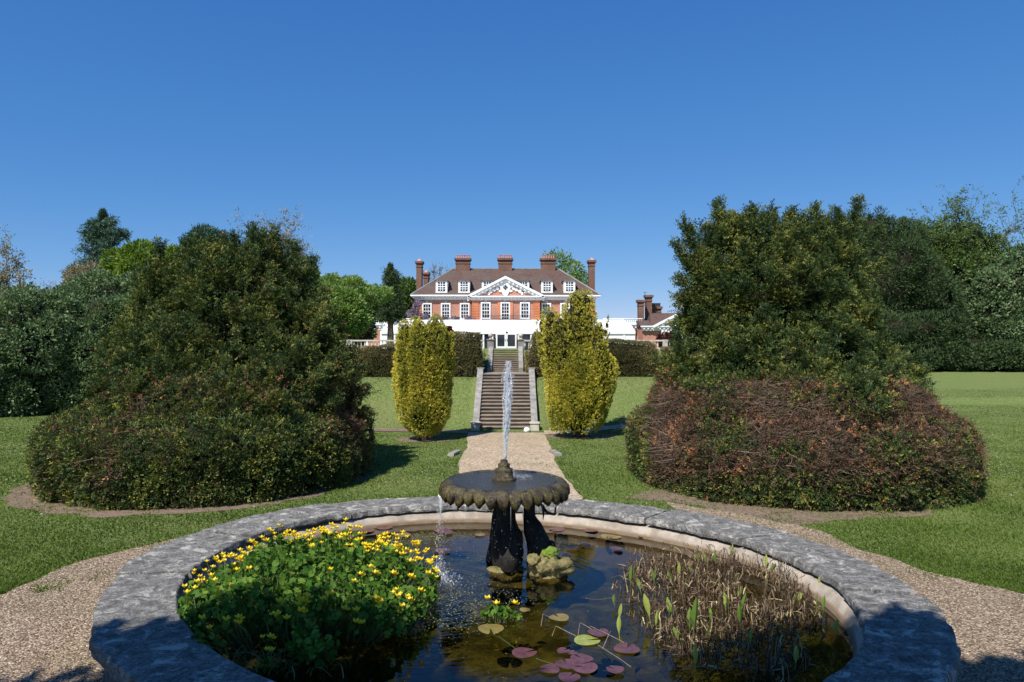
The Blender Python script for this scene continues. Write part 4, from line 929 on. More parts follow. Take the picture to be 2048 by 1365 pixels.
# ------------------------------------------------------------------ golden yews
def golden(label, d, base, cols, seed):
    rng = np.random.default_rng(seed); gx = (base-1024)*d/F; root = thing('golden_yew', label, 'yew tree', (gx, d, 0), 'golden yews flanking the path')
    Ps, Ns = [], []; lobes = []
    for (bx, by, tx, ty, r0, r1, k) in cols:                     # columns that fan upward: px base -> px top, radii px
        a, b = np.array(P(bx, by, d)), np.array(P(tx, ty, d)); off = rng.uniform(-.3,.3) if k == 0 else k
        a[1] += off*.5; b[1] += off
        n = 9
        for i in range(n):
            t = i/(n-1); r = (r0+(r1-r0)*t)*d/F*(1 if t < .8 else 1-.35*(t-.8)/.2)
            c = a+(b-a)*t; lobes.append((c[0], c[1], c[2], r, r, r*1.35+.04))
    L = np.array(lobes)
    p, nn = sample_lobes(lobes, 44000, rng, .05, 3.0, .16, True, seed)
    p = p+nn*(.06*vn(p*np.array([1,1,.4]), 4.5, seed)+.035*vn(p*np.array([1,1,.8]), 11, seed+3))[:,None]
    V, Q, idx, b, tt = sprays(p, nn, rng, .065, 3, .036, .021, .9, .5, 0)
    hfac = np.clip((nn[:,2]*.25+.5), 0, 1)
    var = .3*rng.random(len(p))[idx]+.1*rng.random(len(b))+.22+.2*vn(b*np.array([1,1,.5]), 3.2, seed+4)+.4*tt
    fast_mesh('crown', V, Q, np.clip(var, 0, 1), M['golden'], root)
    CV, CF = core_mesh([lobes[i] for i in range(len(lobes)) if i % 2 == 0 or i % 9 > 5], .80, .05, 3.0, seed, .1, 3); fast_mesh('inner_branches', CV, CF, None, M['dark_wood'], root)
    mb = MB(); rr = random.Random(seed)
    limb(mb, (gx, d, -.1), (gx, d, .8), .13, .16, .05, 12, 4, rr)
    for (bx, by, tx, ty, r0, r1, k) in cols: limb(mb, (gx, d, .1), P(tx, ty+30, d), .06, .015, .08, 6, 5, rr)
    mb.build('trunk', M['bark'], root)
golden('narrow golden yew with a flat ragged top left of the path', 19.4, 848,
  [(826,818,812,664,26,20,-.15),(846,824,842,662,32,20,-.3),(866,818,872,656,30,20,-.1),(872,812,890,682,26,16,.1),(838,822,828,650,28,13,.25),(866,817,884,664,28,13,.3),(876,792,900,676,18,10,.25),(818,807,804,690,22,16,.1),(850,820,850,690,42,36,0)], 31)
golden('broad golden yew with several tall ragged plumes right of the path', 20.0, 1158,
  [(1150,820,1150,606,36,22,-.1),(1130,812,1100,640,28,20,-.2),(1165,820,1170,606,32,22,.1),(1180,812,1192,665,30,18,0),(1185,812,1208,715,28,16,.15),(1122,812,1086,650,24,14,.2),(1140,820,1118,652,32,18,-.35),(1190,770,1206,652,14,5,.4),(1198,760,1220,634,10,3,.4),(1152,812,1152,720,56,52,0),(1192,797,1210,730,26,22,-.1),(1152,822,1136,640,28,14,.1),(1168,817,1176,640,26,14,-.2)], 32)

# ------------------------------------------------------------------ the two great yew domes
def dome(name, label, d, cx_px, lower, upper, spikes, dead, seed, twigs, trunkpx):
    rng = np.random.default_rng(seed); gx = (cx_px-1024)*d/F; root = thing(name, label, 'yew tree', (gx, d, 0), None)
    def L_(ls):
        o = []
        for l in ls:
            dd = d+(l[4] if len(l) > 4 else 0); c = P(l[0], l[1], dd); rx, rz = l[2]*dd/F, l[3]*dd/F; o.append((c.x, c.y, c.z, rx, (l[5] if len(l) > 5 else rx), rz))
        return o
    LO, UP0 = L_(lower), L_(upper); UP0 = [(l[0], l[1], l[2], l[3]*.9, l[4]*.9, l[5]*.93) for l in UP0]; UP = burst(UP0, 18, .27, rng, 1.6, .76, .55); vs, qs, va, nb = [], [], [], 0
    def emit(V, Q, var):
        nonlocal nb
        vs.append(V); qs.append(Q+nb); va.append(var); nb += len(V)
    # clipped lower body: short dense sprigs
    p, nn = sample_lobes(LO, 21000, rng, .035, 1.6, .04, True, seed, bx=2.9); p = p+nn*(.05*vn(p, 2.1, seed+8)+.08*np.maximum(-.4, vn(p, 4.6, seed+7)))[:,None]
    k = vn(p, 4.2, seed+12) > -.68; p, nn = p[k], nn[k]
    for l in UP0:
        q = (p-np.array(l[:3]))/np.array(l[3:6]); k = (q**2).sum(1) > .6; p, nn = p[k], nn[k]
    dm = dead(p); dens = rng.random(len(p)) > dm*.55; p, nn, dm = p[dens], nn[dens], dm[dens]
    p = np.repeat(p, 2, 0)+rng.normal(size=(2*len(p),3))*.03; nn = np.repeat(nn, 2, 0); dm = np.repeat(dm, 2)
    V, Q, idx, b, tt = sprays(p, nn, rng, .10, 3, .05, .02, .25, .75)
    cv = rng.random(len(p)); v = -.10+.44*cv[idx]+.10*rng.random(len(b))+.18*vn(b, 4.5, seed)+.32*tt
    isd = rng.random(len(p)) < np.clip(dm*1.1, 0, .9); orange = vn(p, 4.5, seed+5)+.22*rng.normal(size=len(p)) > .5
    v = np.where(isd[idx], np.where(orange[idx], .86+.14*rng.random(len(b)), .755+.09*rng.random(len(b))), np.minimum(v, .72))
    emit(V, Q, v)
    # free-growing upper part: larger loose sprays
    p, nn = sample_lobes(UP, 15000, rng, .16, 2.0, .3, True, seed+1); k = vn(p, 2.4, seed+13)+.5*vn(p, 6, seed+14) > -.3; p, nn = p[k], nn[k]; tips = rng.random(len(p)) < .25; p = p+nn*(tips*.12*rng.random(len(p)))[:,None]
    cra = .07*(.6+.9*rng.random(len(p)))
    pp, pn = sample_lobes(UP0, 520, rng, .12, 2.0, .5, True, seed+21); q_, n_, c_, w_ = [], [], [], []
    for a, nv in zip(pp, pn):
        ax = nv*.75+np.array([0,0,.75])+rng.normal(size=3)*.22; ax /= np.linalg.norm(ax); Lp = rng.uniform(.25, .6)*(1.25 if nv[2] > .5 else 1); k = int(44*Lp/.4); t = rng.random(k); o = nrmz(rng.normal(size=(k,3)))
        q_.append(a-nv*.12+ax*(Lp*t)[:,None]+o*(.085*(1-t)**1.0+.006)[:,None]); n_.append(nrmz(o*.7+ax*.9)); c_.append(np.full(k, .015))
    p = np.concatenate([p]+q_); nn = np.concatenate([nn]+n_); cra = np.concatenate([cra]+c_)
    for (sx, sy, tx, ty, r0, dz) in spikes:
        a, b2 = np.array(P(sx, sy, d+dz)), np.array(P(tx+(tx-sx)*.25, ty-3, d+dz)); Ln = np.linalg.norm(b2-a); k = max(8, int(Ln/.035)); t = np.linspace(0, 1, k)
        rr = r0*.85*d/F*(1-t)**1.25+.006; reps = 7; q = np.repeat(a+(b2-a)*t[:,None], reps, 0); r2 = np.repeat(rr, reps); o = nrmz(rng.normal(size=q.shape))
        p = np.concatenate([p, q+o*r2[:,None]*rng.random(len(q))[:,None]]); nn = np.concatenate([nn, nrmz(o+(b2-a)/Ln*.8)]); cra = np.concatenate([cra, .02+r2*.35])
    dm = dead(p)*.5
    p = p+nrmz(rng.normal(size=p.shape))*(cra*rng.random(len(p)))[:,None]; p = np.repeat(p, 2, 0)+rng.normal(size=(2*len(p),3))*.045; nn = np.repeat(nn, 2, 0); dm = np.repeat(dm, 2)
    V, Q, idx, b, tt = sprays(p, nn, rng, .13, 4, .05, .019, .3, .4, .25)
    cv = rng.random(len(p)); v = -.14+.46*cv[idx]+.08*rng.random(len(b))+.22*vn(b, 3.2, seed)+.36*tt
    isd = rng.random(len(p)) < dm*.6; v = np.where(isd[idx], .76+.24*rng.random(len(b)), np.minimum(v, .73)); emit(V, Q, v)
    fast_mesh('crown', np.concatenate(vs), np.concatenate(qs), np.clip(np.concatenate(va), 0, 1), M['yew'], root)
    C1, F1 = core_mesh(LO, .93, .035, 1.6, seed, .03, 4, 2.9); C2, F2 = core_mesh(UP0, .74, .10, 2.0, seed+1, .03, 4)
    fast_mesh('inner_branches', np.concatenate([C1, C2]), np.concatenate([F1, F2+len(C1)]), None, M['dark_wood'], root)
    # bare dead twigs lying over the clipped face
    n = twigs; p, nn = sample_lobes(LO, n*3, rng, .035, 1.6, .08, True, seed+9, bx=2.9); k = rng.random(len(p)) < dead(p)**1.3; p, nn = p[k][:n], nn[k][:n]; n = len(p)
    seg = 5; tdir = nrmz(np.cross(nn, rng.normal(size=p.shape))*np.array([1,1,.55])+nn*.28*rng.random((n,1))); L1 = .12+.3*rng.random(n)**1.5; bend = rng.normal(size=p.shape)*.35
    Vt = []; s = nrmz(np.cross(tdir, nn+.2*rng.normal(size=p.shape)))
    for j in range(seg+1):
        t = j/seg; q = p+tdir*(L1*t)[:,None]+bend*(L1*t*t)[:,None]*.5+nn*(.03+.05*rng.random(n))[:,None]*0+nn*.03; wd = (.0035*(1-t*.75)); Vt += [q+s*wd, q-s*wd]
    Vt = np.stack(Vt, 1).reshape(-1,3); base = np.arange(n)[:,None,None]*(2*seg+2); f = np.array([[2*j, 2*j+1, 2*j+3, 2*j+2] for j in range(seg)])
    fast_mesh('bare_twigs', Vt, (base+f[None]).reshape(-1,4), np.repeat(np.clip(.25+.75*rng.random(n)**1.6, 0, 1), seg), M['twigs'], root)
    mb = MB(); rr = random.Random(seed); a = Vector((gx, d, -.1))
    for (tx, ty) in trunkpx: limb(mb, a+Vector((rr.uniform(-.2,.2), rr.uniform(-.2,.2), 0)), P(tx, ty, d+.9), .11, .015, .08, 8, 7, rr)
    mb.build('trunk', M['bark'], root)
def dead_left(p):
    px = 1024+p[:,0]*F/p[:,1]; py = 682-(p[:,2]-EYE)*F/p[:,1]; n = vn(p, 1.3, 40)+.5*vn(p, 3.5, 41)
    g = .06*(n > .2)+.6*np.exp(-((px-290)/80)**2-((py-815)/45)**2)+.6*np.exp(-((px-560)/190)**2-((py-785)/28)**2)+.75*np.exp(-((px-700)/45)**2-((py-830)/70)**2)+.5*np.exp(-((px-240)/50)**2-((py-940)/50)**2)
    return np.clip(g*(.6+1.1*n), 0, 1)
def dead_right(p):
    px = 1024+p[:,0]*F/p[:,1]; py = 682-(p[:,2]-EYE)*F/p[:,1]; n = vn(p, 1.3, 50)+.5*vn(p, 3.5, 51)
    g = .92*sstep(py+40*n, 755, 815)*(1-.85*sstep(py+25*n, 925, 985))*(.3+.7*sstep(px+30*n, 1275, 1340))*(1-.35*sstep(px, 1860, 1950)); return np.clip(g*(.66+1.0*n), 0, 1)
dome('spreading_yew', 'huge shaggy dark yew, clipped at the foot, left of the path', 14.3, 429,
  [(429,905,300,112,0,2.92),(450,850,235,112,.1,2.3)],
  [(475,650,120,115,.6),(400,735,160,85,.4,1.6),(570,745,112,100,.4,1.3),(520,605,66,95,.9),(330,645,42,85,.6),(478,580,48,70,.8),(622,715,52,75,.6),(320,740,62,75,.3),(560,600,40,65,1.0),(598,655,34,60,1.0),(402,610,48,75,.7),(360,800,120,50,0,1.8),(560,800,120,50,0,1.8),(680,790,40,60,.2)],
  [(318,580,318,488,15,.5),(300,600,300,530,10,.5),(395,560,383,500,15,.6),(350,590,352,520,14,.6),(515,520,505,458,15,.9),(545,520,548,462,15,.9),(480,520,470,474,16,.8),(440,540,420,490,16,.7),(580,560,588,490,13,1.),(610,600,622,520,13,1.),(290,620,280,545,12,.6),(460,520,448,480,14,.7),(365,560,370,510,12,.6),(335,600,336,540,10,.6),(530,520,527,470,10,.9),(630,650,645,580,12,.8),(405,560,402,515,10,.7)], dead_left, 41, 3600,
  [(340,620),(400,600),(480,560),(530,560),(590,630),(440,620)])
dome('spreading_yew', 'huge dark yew with a browned, dead clipped skirt right of the path', 14.3, 1581,
  [(1581,905,318,116,0,3.08),(1570,845,265,112,.1,2.5)],
  [(1540,600,125,110,.7),(1435,545,50,70,.7),(1530,535,75,70,.8),(1435,650,60,105,.6),(1600,570,70,95,.9),(1545,715,165,70,.4,1.6),(1405,735,62,50,.2),(1670,695,95,80,.5),(1650,625,70,85,.8),(1465,495,42,42,.8),(1670,550,42,80,1.0),(1740,750,60,42,.3),(1412,570,24,50,.6),(1585,495,32,45,.9),(1420,790,75,45,0),(1740,800,85,50,0),(1590,790,160,45,0,2.2)],
  [(1400,530,1374,448,13,.5),(1400,570,1362,492,12,.5),(1390,600,1364,555,10,.5),(1430,510,1415,455,13,.6),(1465,480,1461,434,13,.7),(1495,470,1499,426,13,.8),(1530,480,1528,436,13,.8),(1560,480,1575,430,11,.8),(1590,480,1588,426,11,.8),(1600,490,1625,418,12,.8),(1690,510,1712,402,17,1.),(1650,530,1645,450,15,1.),(1700,540,1742,460,15,1.),(1410,620,1366,598,14,.5),(1405,660,1370,638,14,.5),(1480,480,1480,442,10,.7),(1550,480,1548,440,10,.8),(1670,540,1680,440,13,1.),(1445,500,1437,460,10,.7),(1700,560,1765,520,14,.9)], dead_right, 42, 11000,
  [(1430,560),(1460,540),(1530,540),(1600,520),(1670,560),(1560,600)])

# ------------------------------------------------------------------ background planting, left
gB = 'dark laurel bushes along the left edge of the lawn'
tree('laurel_bush', 'big dark laurel bush at the far left edge of the lawn', 'bush', 26.5, [(-60,740,130,120),(30,720,110,105),(70,660,75,70),(-10,640,70,50)], M['laurel'], 5200, .16, 12, .13, .06, gB, .16, .8, .86, seed=51, up=.1)
tree('laurel_bush', 'rounded dark laurel bush second from the left lawn edge', 'bush', 27.5, [(150,720,95,115),(130,640,75,60),(200,690,80,110)], M['laurel'], 4600, .16, 12, .13, .06, gB, .16, .8, .86, seed=52, up=.1)
tree('laurel_bush', 'tall grey green laurel bush rising beside the left yew dome', 'bush', 29.5, [(230,640,95,80),(300,660,90,100),(180,600,50,35),(240,740,95,80),(330,590,60,50)], M['laurel'], 5200, .17, 12, .12, .055, gB, .16, .8, .86, seed=53, up=.25)
tree('laurel_bush', 'laurel bush on the slope between the left yew dome and the terrace', 'bush', 31, [(640,700,55,50),(600,740,60,60)], M['laurel'], 1600, .16, 12, .13, .06, gB, .16, .8, .86, seed=54, up=.1)
twig_tree('blossom_tree', 'thin pale pinkish young-leaved tree at the left edge of the photo', 'tree', 42, -5, 640, [(-40,500),(5,500),(30,530),(50,560),(-20,540),(45,600)], M['pale'], 1700, .14, .07, seed=61, r0=.12, tw=16)
twig_tree('bare_tree', 'faint bare grey tree behind the left bushes', 'tree', 62, 90, 660, [(70,585),(100,575),(125,590),(90,600),(50,600)], M['pale'], 500, .14, .06, seed=62, r0=.12, tw=18)
def larch(label, d, bx, top_py, bot_py, rows, seed, m, name='cedar_tree'):
    rng = np.random.default_rng(seed); x = (bx-1024)*d/F; gz = hgt(x, d); root = thing(name, label, 'conifer', (x, d, gz))
    mb = MB(); rr = random.Random(seed); top = P(bx, top_py, d); mb.tube([(x, d, gz-.1), (x, d, (gz+top.z)/2), tuple(top)], [.38, .22, .03], 8)
    ps, ns = [], []
    for (py, lx, rx, dy) in rows:                             # branch tier: px extents left and right of the stem, rise/droop
        for e in (lx, rx):
            for k in range(5):
                ang = rr.uniform(-1.2, 1.2); ex = e*1.12*d/F*math.cos(ang)*rr.uniform(.6, 1.08); ey = abs(e)*d/F*math.sin(ang)*.8
                a = P(bx, py+rr.uniform(-5, 5), d); b = a+Vector((ex, ey, (dy+rr.uniform(-4, 4))*d/F)); limb(mb, a, b, .09, .02, .08, 4, 4, rr)
                n = int(12+abs(e)*.7); t = .12+.88*rng.random(n); q = np.array(a)+(np.array(b)-np.array(a))*t[:,None]+rng.normal(size=(n,3))*np.array([.3,.3,.13])*(.5+.5*(1-t))[:,None]
                q[:,2] -= rng.random(n)*.4*t; ps.append(q); ns.append(np.tile(np.array([ex*.3, ey*.3, -.2]), (n,1)))
    t = rng.random(240); q = np.array(P(bx, rows[0][0]+14, d))*(1-t[:,None])+np.array(top)*t[:,None]+rng.normal(size=(240,3))*.22*(1-t)[:,None]; ps.append(q); ns.append(np.tile([0,0,.6], (240,1)))
    p = np.concatenate(ps); nn = nrmz(np.concatenate(ns)+rng.normal(size=p.shape)*.3); V, Q, idx, b = leaves(p, nn, rng, .2, 8, .24, .05, .8, -.15, .6)
    mb.build('trunk', M['bark'], root); fast_mesh('crown', V, Q, .5*rng.random(len(p))[idx]+.5*rng.random(len(b)), m, root)
larch('tall blue green cedar standing against the sky at left', 58, 206, 424, 600, [(445,-28,22,4),(462,-36,52,2),(482,-32,36,6),(500,-40,30,8),(518,-48,34,8),(535,-52,30,8),(552,-60,42,8),(568,-58,44,10),(590,-64,44,10),(610,-60,40,10)], 63, M['blue_green'])
tree('blossom_shrub', 'pale cream young-leaved shrub in front of the tall cedar', 'shrub', 46, [(178,562,38,26),(205,580,30,22),(160,590,30,25)], M['pale'], 900, .3, 9, .22, .07, None, .3, .5, .5, seed=64)
tree('lime_tree', 'bright lime green tree rising behind the left yew dome', 'tree', 38, [(300,540,68,34),(255,560,42,32),(345,530,38,26),(400,555,48,34),(425,535,30,26),(320,580,95,45)], M['lime'], 3600, .24, 10, .2, .11, None, .22, .7, .6, seed=65)
tree('pine_tree', 'dark round-headed pine against the sky above the left yew dome', 'tree', 62, [(412,487,34,22),(440,495,24,19),(392,500,18,16),(425,512,34,14),(405,476,18,12)], M['blue_green'], 1500, .34, 10, .3, .06, None, .25, .5, .7, seed=66)
twig_tree('young_leaf_tree', 'thin branching tree with sparse yellowish leaves above the left yew dome', 'tree', 24, 545, 580, [(505,465),(530,470),(560,455),(590,455),(603,485),(600,510),(570,480),(520,490)], M['pale'], 1500, .08, .035, seed=67, r0=.07, tw=18)
tree('holly_tree', 'dark olive tree at the right shoulder of the left yew dome', 'tree', 33, [(600,590,34,60),(620,620,28,50),(590,550,22,35)], M['mid'], 1900, .2, 12, .14, .05, None, .18, .8, .8, seed=68)
tree('maple_tree', 'fresh green spreading maple on the terrace left of the loggia', 'tree', 40, [(668,622,42,28),(640,600,36,30),(700,628,30,24),(650,645,44,22),(712,645,20,18),(690,600,24,16)], M['fresh'], 2800, .22, 11, .17, .09, None, .25, .8, .45, seed=69, base=680, trunk_r=.12)
tree('ash_tree', 'feathery light green tree behind the fresh green maple', 'tree', 62, [(640,580,34,20),(668,572,26,14),(705,578,26,15),(725,600,24,18),(745,592,20,10),(690,600,34,18),(760,586,22,8)], M['fresh'], 1900, .36, 10, .26, .11, None, .3, .5, .4, seed=70)
tree('red_shrub', 'dull bronze tinted tree between the maple and the dark conifer', 'tree', 50, [(720,620,26,16),(738,608,16,12),(722,650,24,20),(700,668,30,14)], M['mid'], 1100, .3, 10, .2, .09, None, .25, .6, .55, seed=71)
tree('maroon_shrub', 'dark bronze rounded shrub on the terrace left of the marquee', 'shrub', 48, [(712,662,20,13),(728,656,10,10)], M['bronze'], 500, .22, 10, .16, .08, None, .2, .8, .7, seed=72)
larch('narrow dark conifer left of the house', 74, 781, 530, 640, [(545,-9,10,6),(555,-11,11,6),(566,-11,12,8),(578,-12,12,8),(588,-18,16,8),(600,-24,20,8),(612,-30,22,8),(624,-32,24,6),(636,-34,24,6)], 73, M['dark_green'], 'spruce_tree')
tree('beech_tree', 'mid green tree just left of the house chimney', 'tree', 104, [(812,585,24,26),(800,610,26,34),(825,600,16,28)], M['mid'], 1400, .6, 10, .4, .18, None, .25, .3, .65, seed=74)
twig_tree('bare_tree', 'bare twiggy tree behind the left roof slope of the house', 'tree', 118, 872, 590, [(855,548),(868,540),(882,540),(895,545),(905,552)], M['pale'], 300, .3, .1, seed=75, r0=.18, tw=20)
tree('oak_tree', 'loose green tree rising behind the right end of the house roof', 'tree', 118, [(1118,530,20,20),(1142,545,20,22),(1158,565,20,24),(1130,565,28,22),(1105,520,12,14)], M['fresh'], 700, .8, 9, .42, .18, None, .3, .3, 0, seed=76)
tree('maroon_shrub', 'red-leaved Japanese maple in front of the garden pavilion', 'shrub', 46, [(1335,680,18,9),(1350,684,12,8)], M['maroon'], 420, .16, 10, .14, .07, None, .2, 1, .7, seed=77, zfloor=2.0)
tree('maroon_shrub', 'small crimson shrub peeping above the left golden yew', 'shrub', 30, [(893,661,8,5),(898,668,9,7)], M['maroon'], 260, .07, 9, .07, .04, None, .2, 2, .7, seed=78, zfloor=2.2)
# distant woods beyond the house
for i, (px, py, rx, ry, d, lab) in enumerate([(740,640,60,34,110,'distant green tree beyond the loggia'),(560,640,110,70,80,'distant tree hidden behind the left yew dome'),(60,640,90,50,80,'distant grey green tree behind the laurel bushes')]):
    tree('distant_tree', lab, 'tree', d, [(px,py,rx,ry),(px+rx*.5,py+10,rx*.6,ry*.8)], M['mid'], 1300, .6, 9, .4, .18, None, .25, .3, .8, seed=80+i)
# ------------------------------------------------------------------ background planting, right
tree('yew_tree', 'tall dark feathery yew standing behind the browned dome', 'tree', 50, [(1760,560,95,110),(1700,540,60,100),(1830,600,80,95),(1740,480,50,50),(1800,500,48,50),(1780,660,110,50),(1690,480,30,45)], M['dark_green'], 6500, .3, 13, .22, .05, None, .2, .5, .82, seed=91, up=.35, base=1770,
     spikes=[(1720,470,1712,425,14),(1760,470,1764,432,12),(1800,480,1806,440,12),(1780,470,1778,440,10),(1690,470,1680,432,12),(1840,520,1846,480,12),(1740,470,1741,435,10)])
twig_tree('thorn_tree', 'open light green tree with long arching branches against the sky at right', 'tree', 51, 1900, 590, [(1850,470),(1885,450),(1915,425),(1940,440),(1960,470),(2035,445),(1990,480),(1870,500),(1925,480)], M['mid'], 5200, .16, .06, seed=92, r0=.14, tw=26)
tree('hornbeam_tree', 'dense olive green tree below the arching branches at right', 'tree', 52, [(1880,540,60,70),(1930,560,55,75),(1900,640,85,50),(1850,500,40,50),(1915,490,45,45),(1960,500,40,40),(1990,540,50,50),(1880,680,90,40),(1800,680,80,40)], M['mid'], 4600, .3, 12, .2, .08, None, .22, .6, .8, seed=93, base=1900)
tree('hazel_tree', 'leafy dark green tree at the right edge of the photo', 'tree', 50, [(2010,600,70,85),(2060,570,65,80),(1975,640,55,60),(2090,640,60,70),(2010,680,80,36),(1940,690,60,30)], M['laurel'], 4400, .28, 12, .2, .11, None, .22, .6, .8, seed=94, base=2030)
tree('ivy_bank', 'low ivy and bramble bank along the far edge of the right lawn', 'undergrowth', 47.5, [(1830,722,50,16),(1890,716,50,20),(1950,718,50,19),(2010,716,50,22),(2070,716,60,22),(1780,722,50,16),(2140,716,60,24)], M['dark_green'], 4200, .2, 11, .16, .09, None, .6, .8, .6, seed=95, trunk_r=.03)
tree('dark_yew', 'dark yew behind the ivy bank filling the gap at the right edge', 'tree', 57, [(1960,680,110,40),(2080,680,110,50),(1860,680,80,40),(2060,620,90,60)], M['dark_green'], 2600, .32, 11, .22, .07, None, .2, .6, .85, seed=96)
# trees behind the photographer that shade the near end of the pond
def shade_tree(label, x, y, lobes, seed):
    rng = np.random.default_rng(seed); root = thing('shade_tree', label, 'tree', (x, y, 0), 'trees behind the viewpoint')
    p, nn = sample_lobes(lobes, 1500, rng, .25, .5, 3, False, seed); V, Q, idx, b = leaves(p, nn, rng, .42, 10, .34, .2, .8, 0, .9, 0, .2)
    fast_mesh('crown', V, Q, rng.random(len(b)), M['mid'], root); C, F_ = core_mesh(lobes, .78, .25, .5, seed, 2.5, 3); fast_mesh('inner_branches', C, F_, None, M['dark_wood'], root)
    mb = MB(); rr = random.Random(seed); limb(mb, (x, y, -.1), (lobes[0][0], lobes[0][1], lobes[0][2]), .3, .12, .06, 10, 6, rr)
    for l in lobes: limb(mb, (x+.1, y, 3), l[:3], .14, .04, .15, 6, 5, rr)
    mb.build('trunk', M['bark'], root)
SH = [math.sin(R(SUN_AZ-180))/math.tan(R(SUN_EL)), math.cos(R(SUN_AZ-180))/math.tan(R(SUN_EL))]
def sl(x, y, h, rx, ry, rz): return (x-SH[0]*h, y-SH[1]*h, h, rx, ry, rz)   # lobe at height h whose shadow falls on (x,y)
shade_tree('broad tree standing behind the viewpoint, seen only by its shade on the pond', -4.5, -3.5, [sl(-1.7,4.0,8.5,1.5,1.4,1.2), sl(.2,3.2,8.2,1.3,1.4,1.1), sl(-.5,2.6,9.5,2.2,1.3,1.3), sl(-2.6,4.5,7.8,.8,.75,.5), sl(-3.3,5.0,7.3,.5,.3,.25)], 101)
shade_tree('second tree standing behind the viewpoint, seen only by its shade at the right', -1, -3.5, [sl(2.7,4.15,8.3,1.4,1.4,1.1), sl(4.3,3.9,8.6,1.5,1.4,1.2), sl(3.2,2.6,9.4,2.1,1.3,1.3), sl(2.5,4.9,7.6,.8,.7,.45)], 102)

# ------------------------------------------------------------------ the pond
HW, HR = .23, .45
def pond():
    root = thing('stone_pond', 'round garden pond with a broad weathered grey stone rim and pale inner wall', 'pond', (PC[0], PC[1], 0))
    rr = random.Random(9); cuts = [R(a) for a in (-176, -151, -118, -85, -60, -31, -13, 20, 48, 76, 104, 132, 160)]; cuts.append(cuts[0]+2*math.pi)
    for k in range(len(cuts)-1):
        a0, a1 = cuts[k]+.006, cuts[k+1]-.006; na = max(6, int((a1-a0)*3.3/.045)); prof = []
        do, di, dz = rr.uniform(-.04,.04), rr.uniform(-.02,.02), rr.uniform(-.013,.013)
        if k == 5: do += .07
        if k == 4: do += .04
        nr = 13; ring_ = []
        for j in range(nr+1): ring_.append((j/nr, 0))
        V = []; 
        for i in range(na+1):
            a = a0+(a1-a0)*i/na; ri, ro = r_in(a)+di, r_out(a)+do; c, s = math.cos(a), math.sin(a)
            col = [(ri+.03, .372), (ri-.004, .378), (ri-.008, .40), (ri+.002, .44)]
            col += [(ri+.012+(ro-ri-.022)*j/nr, .45+.003*math.sin(math.pi*j/nr)) for j in range(nr+1)]
            col += [(ro-.004, .438), (ro+.004, .41), (ro, .345), (ro-.05, .335)]
            for (r, z) in col: V.append((PC[0]+r*c, PC[1]+r*s, z+dz))
        V = np.array(V); m = len(col); n1 = vn(V, 3, 7); n2 = vn(V, 9, 8); n3 = vn(V, 26, 9)
        edge = np.tile(np.array([1,1,1,1]+[1]+[.3]*(nr-1)+[1]+[1,1,1,1.]), na+1)
        V[:,2] += .005*n1+.005*n2+.006*n3; rad = nrmz(np.stack([V[:,0]-PC[0], V[:,1]-PC[1], 0*V[:,0]], 1)); V += rad*(edge*(.018*n1+.016*n2+.008*n3))[:,None]
        F_ = [(i*m+j, i*m+j+1, (i+1)*m+j+1, (i+1)*m+j) for i in range(na) for j in range(m-1)]+[(i*m+m-1, i*m, (i+1)*m, (i+1)*m+m-1) for i in range(na)]
        F_ += [tuple(range(m)), tuple(na*m+j for j in range(m-1, -1, -1))]
        mb = MB(); mb.add(V.tolist(), F_); o = mb.build('coping_stone', M['coping'], root, smooth=False)
        bm = bmesh.new(); bm.from_mesh(o.data); bmesh.ops.recalc_face_normals(bm, faces=bm.faces); bm.to_mesh(o.data); bm.free()
        o.data.polygons.foreach_set('use_smooth', [False]*len(o.data.polygons))
    n = 160
    def band(name, prof, m, smooth=True):
        mb = MB(); k = len(prof)
        for i in range(n):
            a = 2*math.pi*i/n
            for (w_, off, z) in prof: r = r_in(a)*(1-w_)+r_out(a)*w_+off; mb.v.append((PC[0]+r*math.cos(a), PC[1]+r*math.sin(a), z))
        for i in range(n):
            for j in range(k-1): i2 = (i+1) % n; mb.f.append((i*k+j, i*k+j+1, i2*k+j+1, i2*k+j)); mb.m.append(0)
        mb.build(name, m, root, smooth=smooth)
    band('inner_wall', [(0,.13,.40),(0,.12,.352),(0,.02,.345),(0,-.012,.335),(0,-.045,.29),(0,-.06,.265),(0,-.075,.255),(0,-.10,.2),(0,-.14,-.05),(0,-.2,-.3)], M['basin'])
    band('outer_wall', [(1,-.07,.35),(1,-.08,.02),(1,-.06,-.05)], M['basin_out'])
    # silt bed
    V = []; k = 30
    for j in range(k+1):
        for i in range(n):
            a = 2*math.pi*i/n; r = r_in(a)*1.0*j/k; V.append((PC[0]+r*math.cos(a), PC[1]+r*math.sin(a), -.12))
    V = np.array(V); V[:,2] += .07*vn(V, 1.6, 3)+.03*vn(V, 5, 4)-.12*sstep(-V[:,1], -6.6, -5)
    F_ = [(j*n+i, (j+1)*n+i, (j+1)*n+(i+1) % n, j*n+(i+1) % n) for j in range(k) for i in range(n)]
    mb = MB(); mb.add(V.tolist(), F_); o = mb.build('pond_bed', M['bed'], smooth=True); o['kind'] = 'structure'
    V = []; k = 60; n = 200
    for j in range(k+1):
        for i in range(n):
            a = 2*math.pi*i/n; r = (r_in(a)-.08)*j/k; V.append((PC[0]+r*math.cos(a), PC[1]+r*math.sin(a), HW))
    V = np.array(V)
    for (cx, cy, A_) in ((-.72, 7.22, .0025), (-.3, 7.1, .001), (.35, 7.4, .001)):
        dd = np.hypot(V[:,0]-cx, V[:,1]-cy); V[:,2] += A_*np.sin(dd*34)*np.exp(-dd*1.5)
    F_ = [(j*n+i, (j+1)*n+i, (j+1)*n+(i+1) % n, j*n+(i+1) % n) for j in range(k) for i in range(n)]
